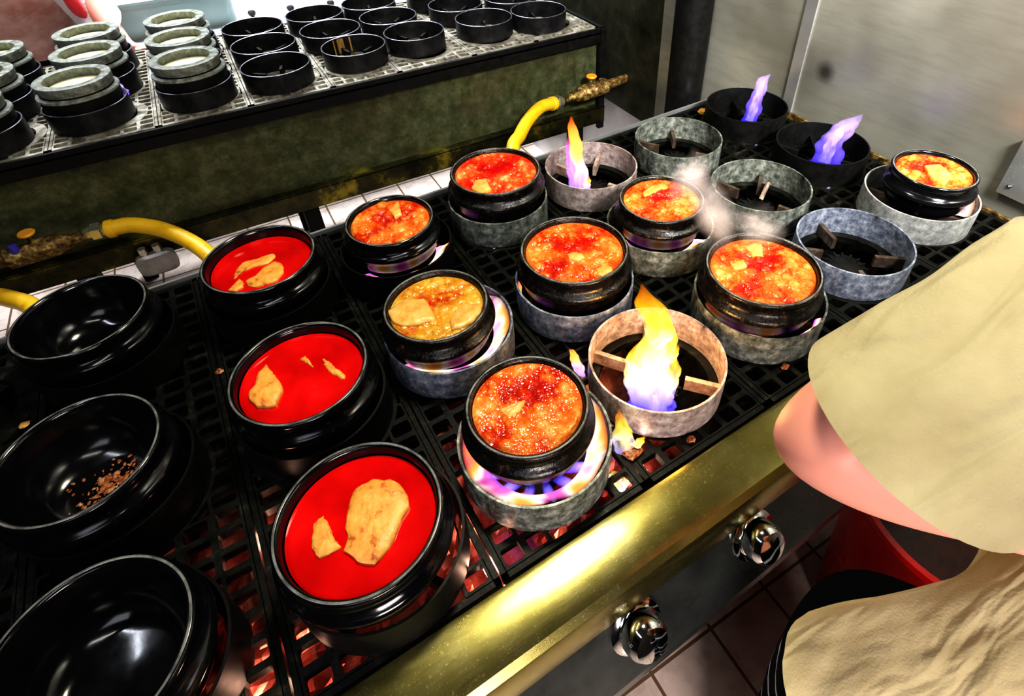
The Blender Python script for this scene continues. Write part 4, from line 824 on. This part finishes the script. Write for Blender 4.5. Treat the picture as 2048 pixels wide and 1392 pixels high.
# red tub on the floor
tc = np.array([.80, .00]); tz = -.34; tb = empty('red_tub', (tc[0], tc[1], FL)); tag(tb, 'red plastic tub on the floor under the bent elbow', 'tub')
b = MB(); hh = tz-FL
b.lathe([(0,0),(.125,0),(.130,.004),(.168,hh-.02),(.180,hh-.016),(.184,hh-.008),(.180,hh),(.170,hh),(.165,hh-.012),(.127,.008),(0,.008)], 64); b.build('tub_wall', M['red_plastic'], tb, angle=50)
b = MB(); b.lathe([(0,0),(.154,0)], 48); o = b.build('chilli_sauce', M['sauce'], loc=(tc[0], tc[1], tz-.06)); tag(o, 'dark red brown sauce filling the red tub', 'sauce')

# --- person behind the rear range, upper left
O2 = np.array([-.62, 2.70, FL]); p2 = empty('person', tuple(O2)); tag(p2, 'person in a pink shirt and white apron bending behind the rear range', 'person')
B2 = np.array([-.60, 2.52, .15]); V = [np.array([-.68,2.75,-.02]), np.array([-.62,2.62,.18]), np.array([-.52,2.42,.42]), np.array([-.48,2.34,.52]), np.array([-.46,2.28,.58]), np.array([-.45,2.24,.66])]; E_ = [(0,1),(1,2),(2,3),(3,4),(4,5)]; Rr = [(.15,.12),(.14,.11),(.16,.11),.06,.055,(.085,.08)]
add(V[5]+np.array([.01,-.02,.09]), (.075,.075), 5)
S1 = np.array([-.46,2.42,.42]); E1 = ony(178, 8, 2.33); W1 = ony(262, 104, 2.24)
s1 = add(S1, .052, 2); e1_ = add(E1, .042, s1); w1 = add(W1, .028, e1_); hand(V, E_, Rr, w1, V[w1], (0.5,-.15,.1), (0,0,1))
s2 = add(np.array([-.72,2.40,.44]), .052, 2); e2_ = add(np.array([-.84,2.34,.2]), .042, s2); w2 = add(np.array([-.80,2.26,.10]), .028, e2_); hand(V, E_, Rr, w2, V[w2], (.1,-.8,-.4), (0,0,1))
for sx in (-.09, .09):
    a = add(np.array([-.68+sx,2.76,-.12]), .085, 0); kn = add(np.array([-.68+sx,2.72,-.42]), .06, a); an = add(np.array([-.68+sx,2.76,FL+.085]), .04, kn); add(np.array([-.68+sx,2.62,FL+.045]), .036, an)
body2 = skin_body('body', V, E_, Rr, M['skin'], 0); adopt(body2, p2, O2)
def loft(name, mat, cs, As, Bs, parent, org, n=48, fold=.02, fr=7, caps=(True, True), m=24):
    b = MB(); C_ = spline(cs, m); A_ = spline(As, m); B_ = spline(Bs, m)
    b.rings([ell(c, a, q, n, lambda t, i=i: 1+fold*math.sin(fr*t+i*.25)) for i, (c, a, q) in enumerate(zip(C_, A_, B_))], *caps); return part(b, name, mat, parent, org, angle=80)
b = MB(); b.tube([tuple(p) for p in spline([ony(118,-40,2.22), ony(148,8,2.22), ony(172,36,2.22)], 10)], [.014,.017,.018,.019,.020,.020,.019,.017,.013,.004], 12); part(b, 'apron_strap', M['red_cloth'], p2, O2)
loft('shirt', M['pink_cloth'], [(-.60,2.70,-.12),(-.57,2.58,.06),(-.54,2.46,.28),(-.50,2.38,.46)], [(.21,0,0),(.20,0,0),(.21,0,0),(.10,0,0)], [(0,.15,.03),(0,.15,.06),(0,.13,.08),(0,.07,.06)], p2, O2, fold=.035, fr=9)
loft('sleeve', M['white_cloth'], [tuple(S1), tuple((S1+E1)/2), tuple(E1), tuple((E1+W1)/2)], [(.075,0,0),(.068,0,0),(.055,.02,.03),(.045,.02,.035)], [(0,.07,.02),(0,.065,.02),(0,.05,.03),(0,.04,.02)], p2, O2)
loft('sleeve', M['white_cloth'], [(-.71,2.42,.45),(-.78,2.37,.31),(-.84,2.34,.19)], [(.075,0,0),(.07,0,0),(.062,0,0)], [(0,.07,.02),(0,.065,.02),(0,.05,.03)], p2, O2)
for sx in (-.09, .09): loft('trouser_leg', M['black'], [(-.68+sx,2.76,-.05),(-.68+sx,2.72,-.42),(-.68+sx,2.76,FL+.09)], [(.11,0,0),(.09,0,0),(.08,0,0)], [(0,.12,0),(0,.09,0),(0,.08,0)], p2, O2)
b = MB(); b.lathe([(0,-.08),(.07,-.07),(.098,-.02),(.10,.03),(.08,.08),(.04,.105),(0,.11)], 32, c=tuple(V[5]+np.array([.0,.02,.06]))); part(b, 'hair', M['hair'], p2, O2)
face(V[5]+np.array([0,-.005,.03]), (0,-1,-.35), (0,-.3,1), p2, O2)

# ------------------------------------------------------------------ lights
def area(name, loc, tgt, sx, sy, power, col, spread=PI):
    l = bpy.data.lights.new(name, 'AREA'); l.shape = 'RECTANGLE'; l.size = sx; l.size_y = sy; l.energy = power; l.color = col; l.spread = spread
    o = bpy.data.objects.new(name, l); COL.objects.link(o); o.location = loc
    o.rotation_euler = (Vector(tgt)-Vector(loc)).to_track_quat('-Z', 'Y').to_euler(); return o
area('hood_lamp', (.37, .60, 1.25), (.33, .45, 0), .20, .20, 12, (1, .94, .74))
area('ceiling_lamp_rear', (0, 2.65, 1.64), (0, 2.6, 0), 2.6, .5, 75, (.90, .95, 1.0), math.radians(88))
area('ceiling_lamp_left', (-.9, .35, 1.55), (-.1, .5, 0), 1.1, .05, 6, (.86, .91, 1.0))
area('fill_light_floor', (-.1, -.95, .25), (.45, .10, -.8), .5, .2, 8, (1, .88, .84), math.radians(120))  # added unseen fill to brighten the floor before the range
area('fill_light_low', (-.60, -1.22, .95), (.2, .3, -.3), 1.1, .45, 4.5, (.90, .93, 1.0))  # added soft front fill for the floor and highlights on pot ridges
area('fill_light_wall', (.55, -.95, 1.5), (1.15, .38, .45), .5, .3, 15, (1, .98, .93), math.radians(56))  # added narrow fill, only there to brighten the right wall
area('ceiling_lamp_front', (-.15, -.85, 1.62), (.4, .1, -.3), 1.1, .06, 5, (1, .97, .90))
def point(loc, e, col, r=.02):
    l = bpy.data.lights.new('flame_and_fill_glow', 'POINT'); l.energy = e; l.color = col; l.shadow_soft_size = r; o = bpy.data.objects.new('flame_and_fill_glow', l); COL.objects.link(o); o.location = loc
point((.33, .27, .04), 1.1, (1,.55,.18), .03)
for x, y, e in ((-.16,.20,.13), (-.155,.36,.09), (.045,.20,.13), (.25,.21,.16)): point((x, y, -.078), e, (1,.62,.45), .01)  # added warm lights under the grate to light up the foil tray
w = bpy.data.worlds.new('World'); bpy.context.scene.world = w; w.use_nodes = True; w.node_tree.nodes['Background'].inputs[0].default_value = (.5,.55,.6,1); w.node_tree.nodes['Background'].inputs[1].default_value = .02

# ------------------------------------------------------------------ camera
cam = bpy.data.cameras.new('camera'); co = bpy.data.objects.new('camera', cam); COL.objects.link(co); co.location = CC; co.rotation_euler = CA
cam.sensor_width = 36; cam.lens = CF/2048*36; cam.shift_x = -(CPX-1024)/2048; cam.shift_y = (CPY-696)/2048; cam.clip_start = .02
bpy.context.scene.camera = co
# lift the whole authored place so that the floor is z = 0
for o in bpy.context.scene.objects:
    if o.parent is None: o.location.z += H
vs = bpy.context.scene.view_settings; vs.view_transform = 'Standard'; vs.look = 'High Contrast'; vs.exposure = 0; vs.gamma = 1
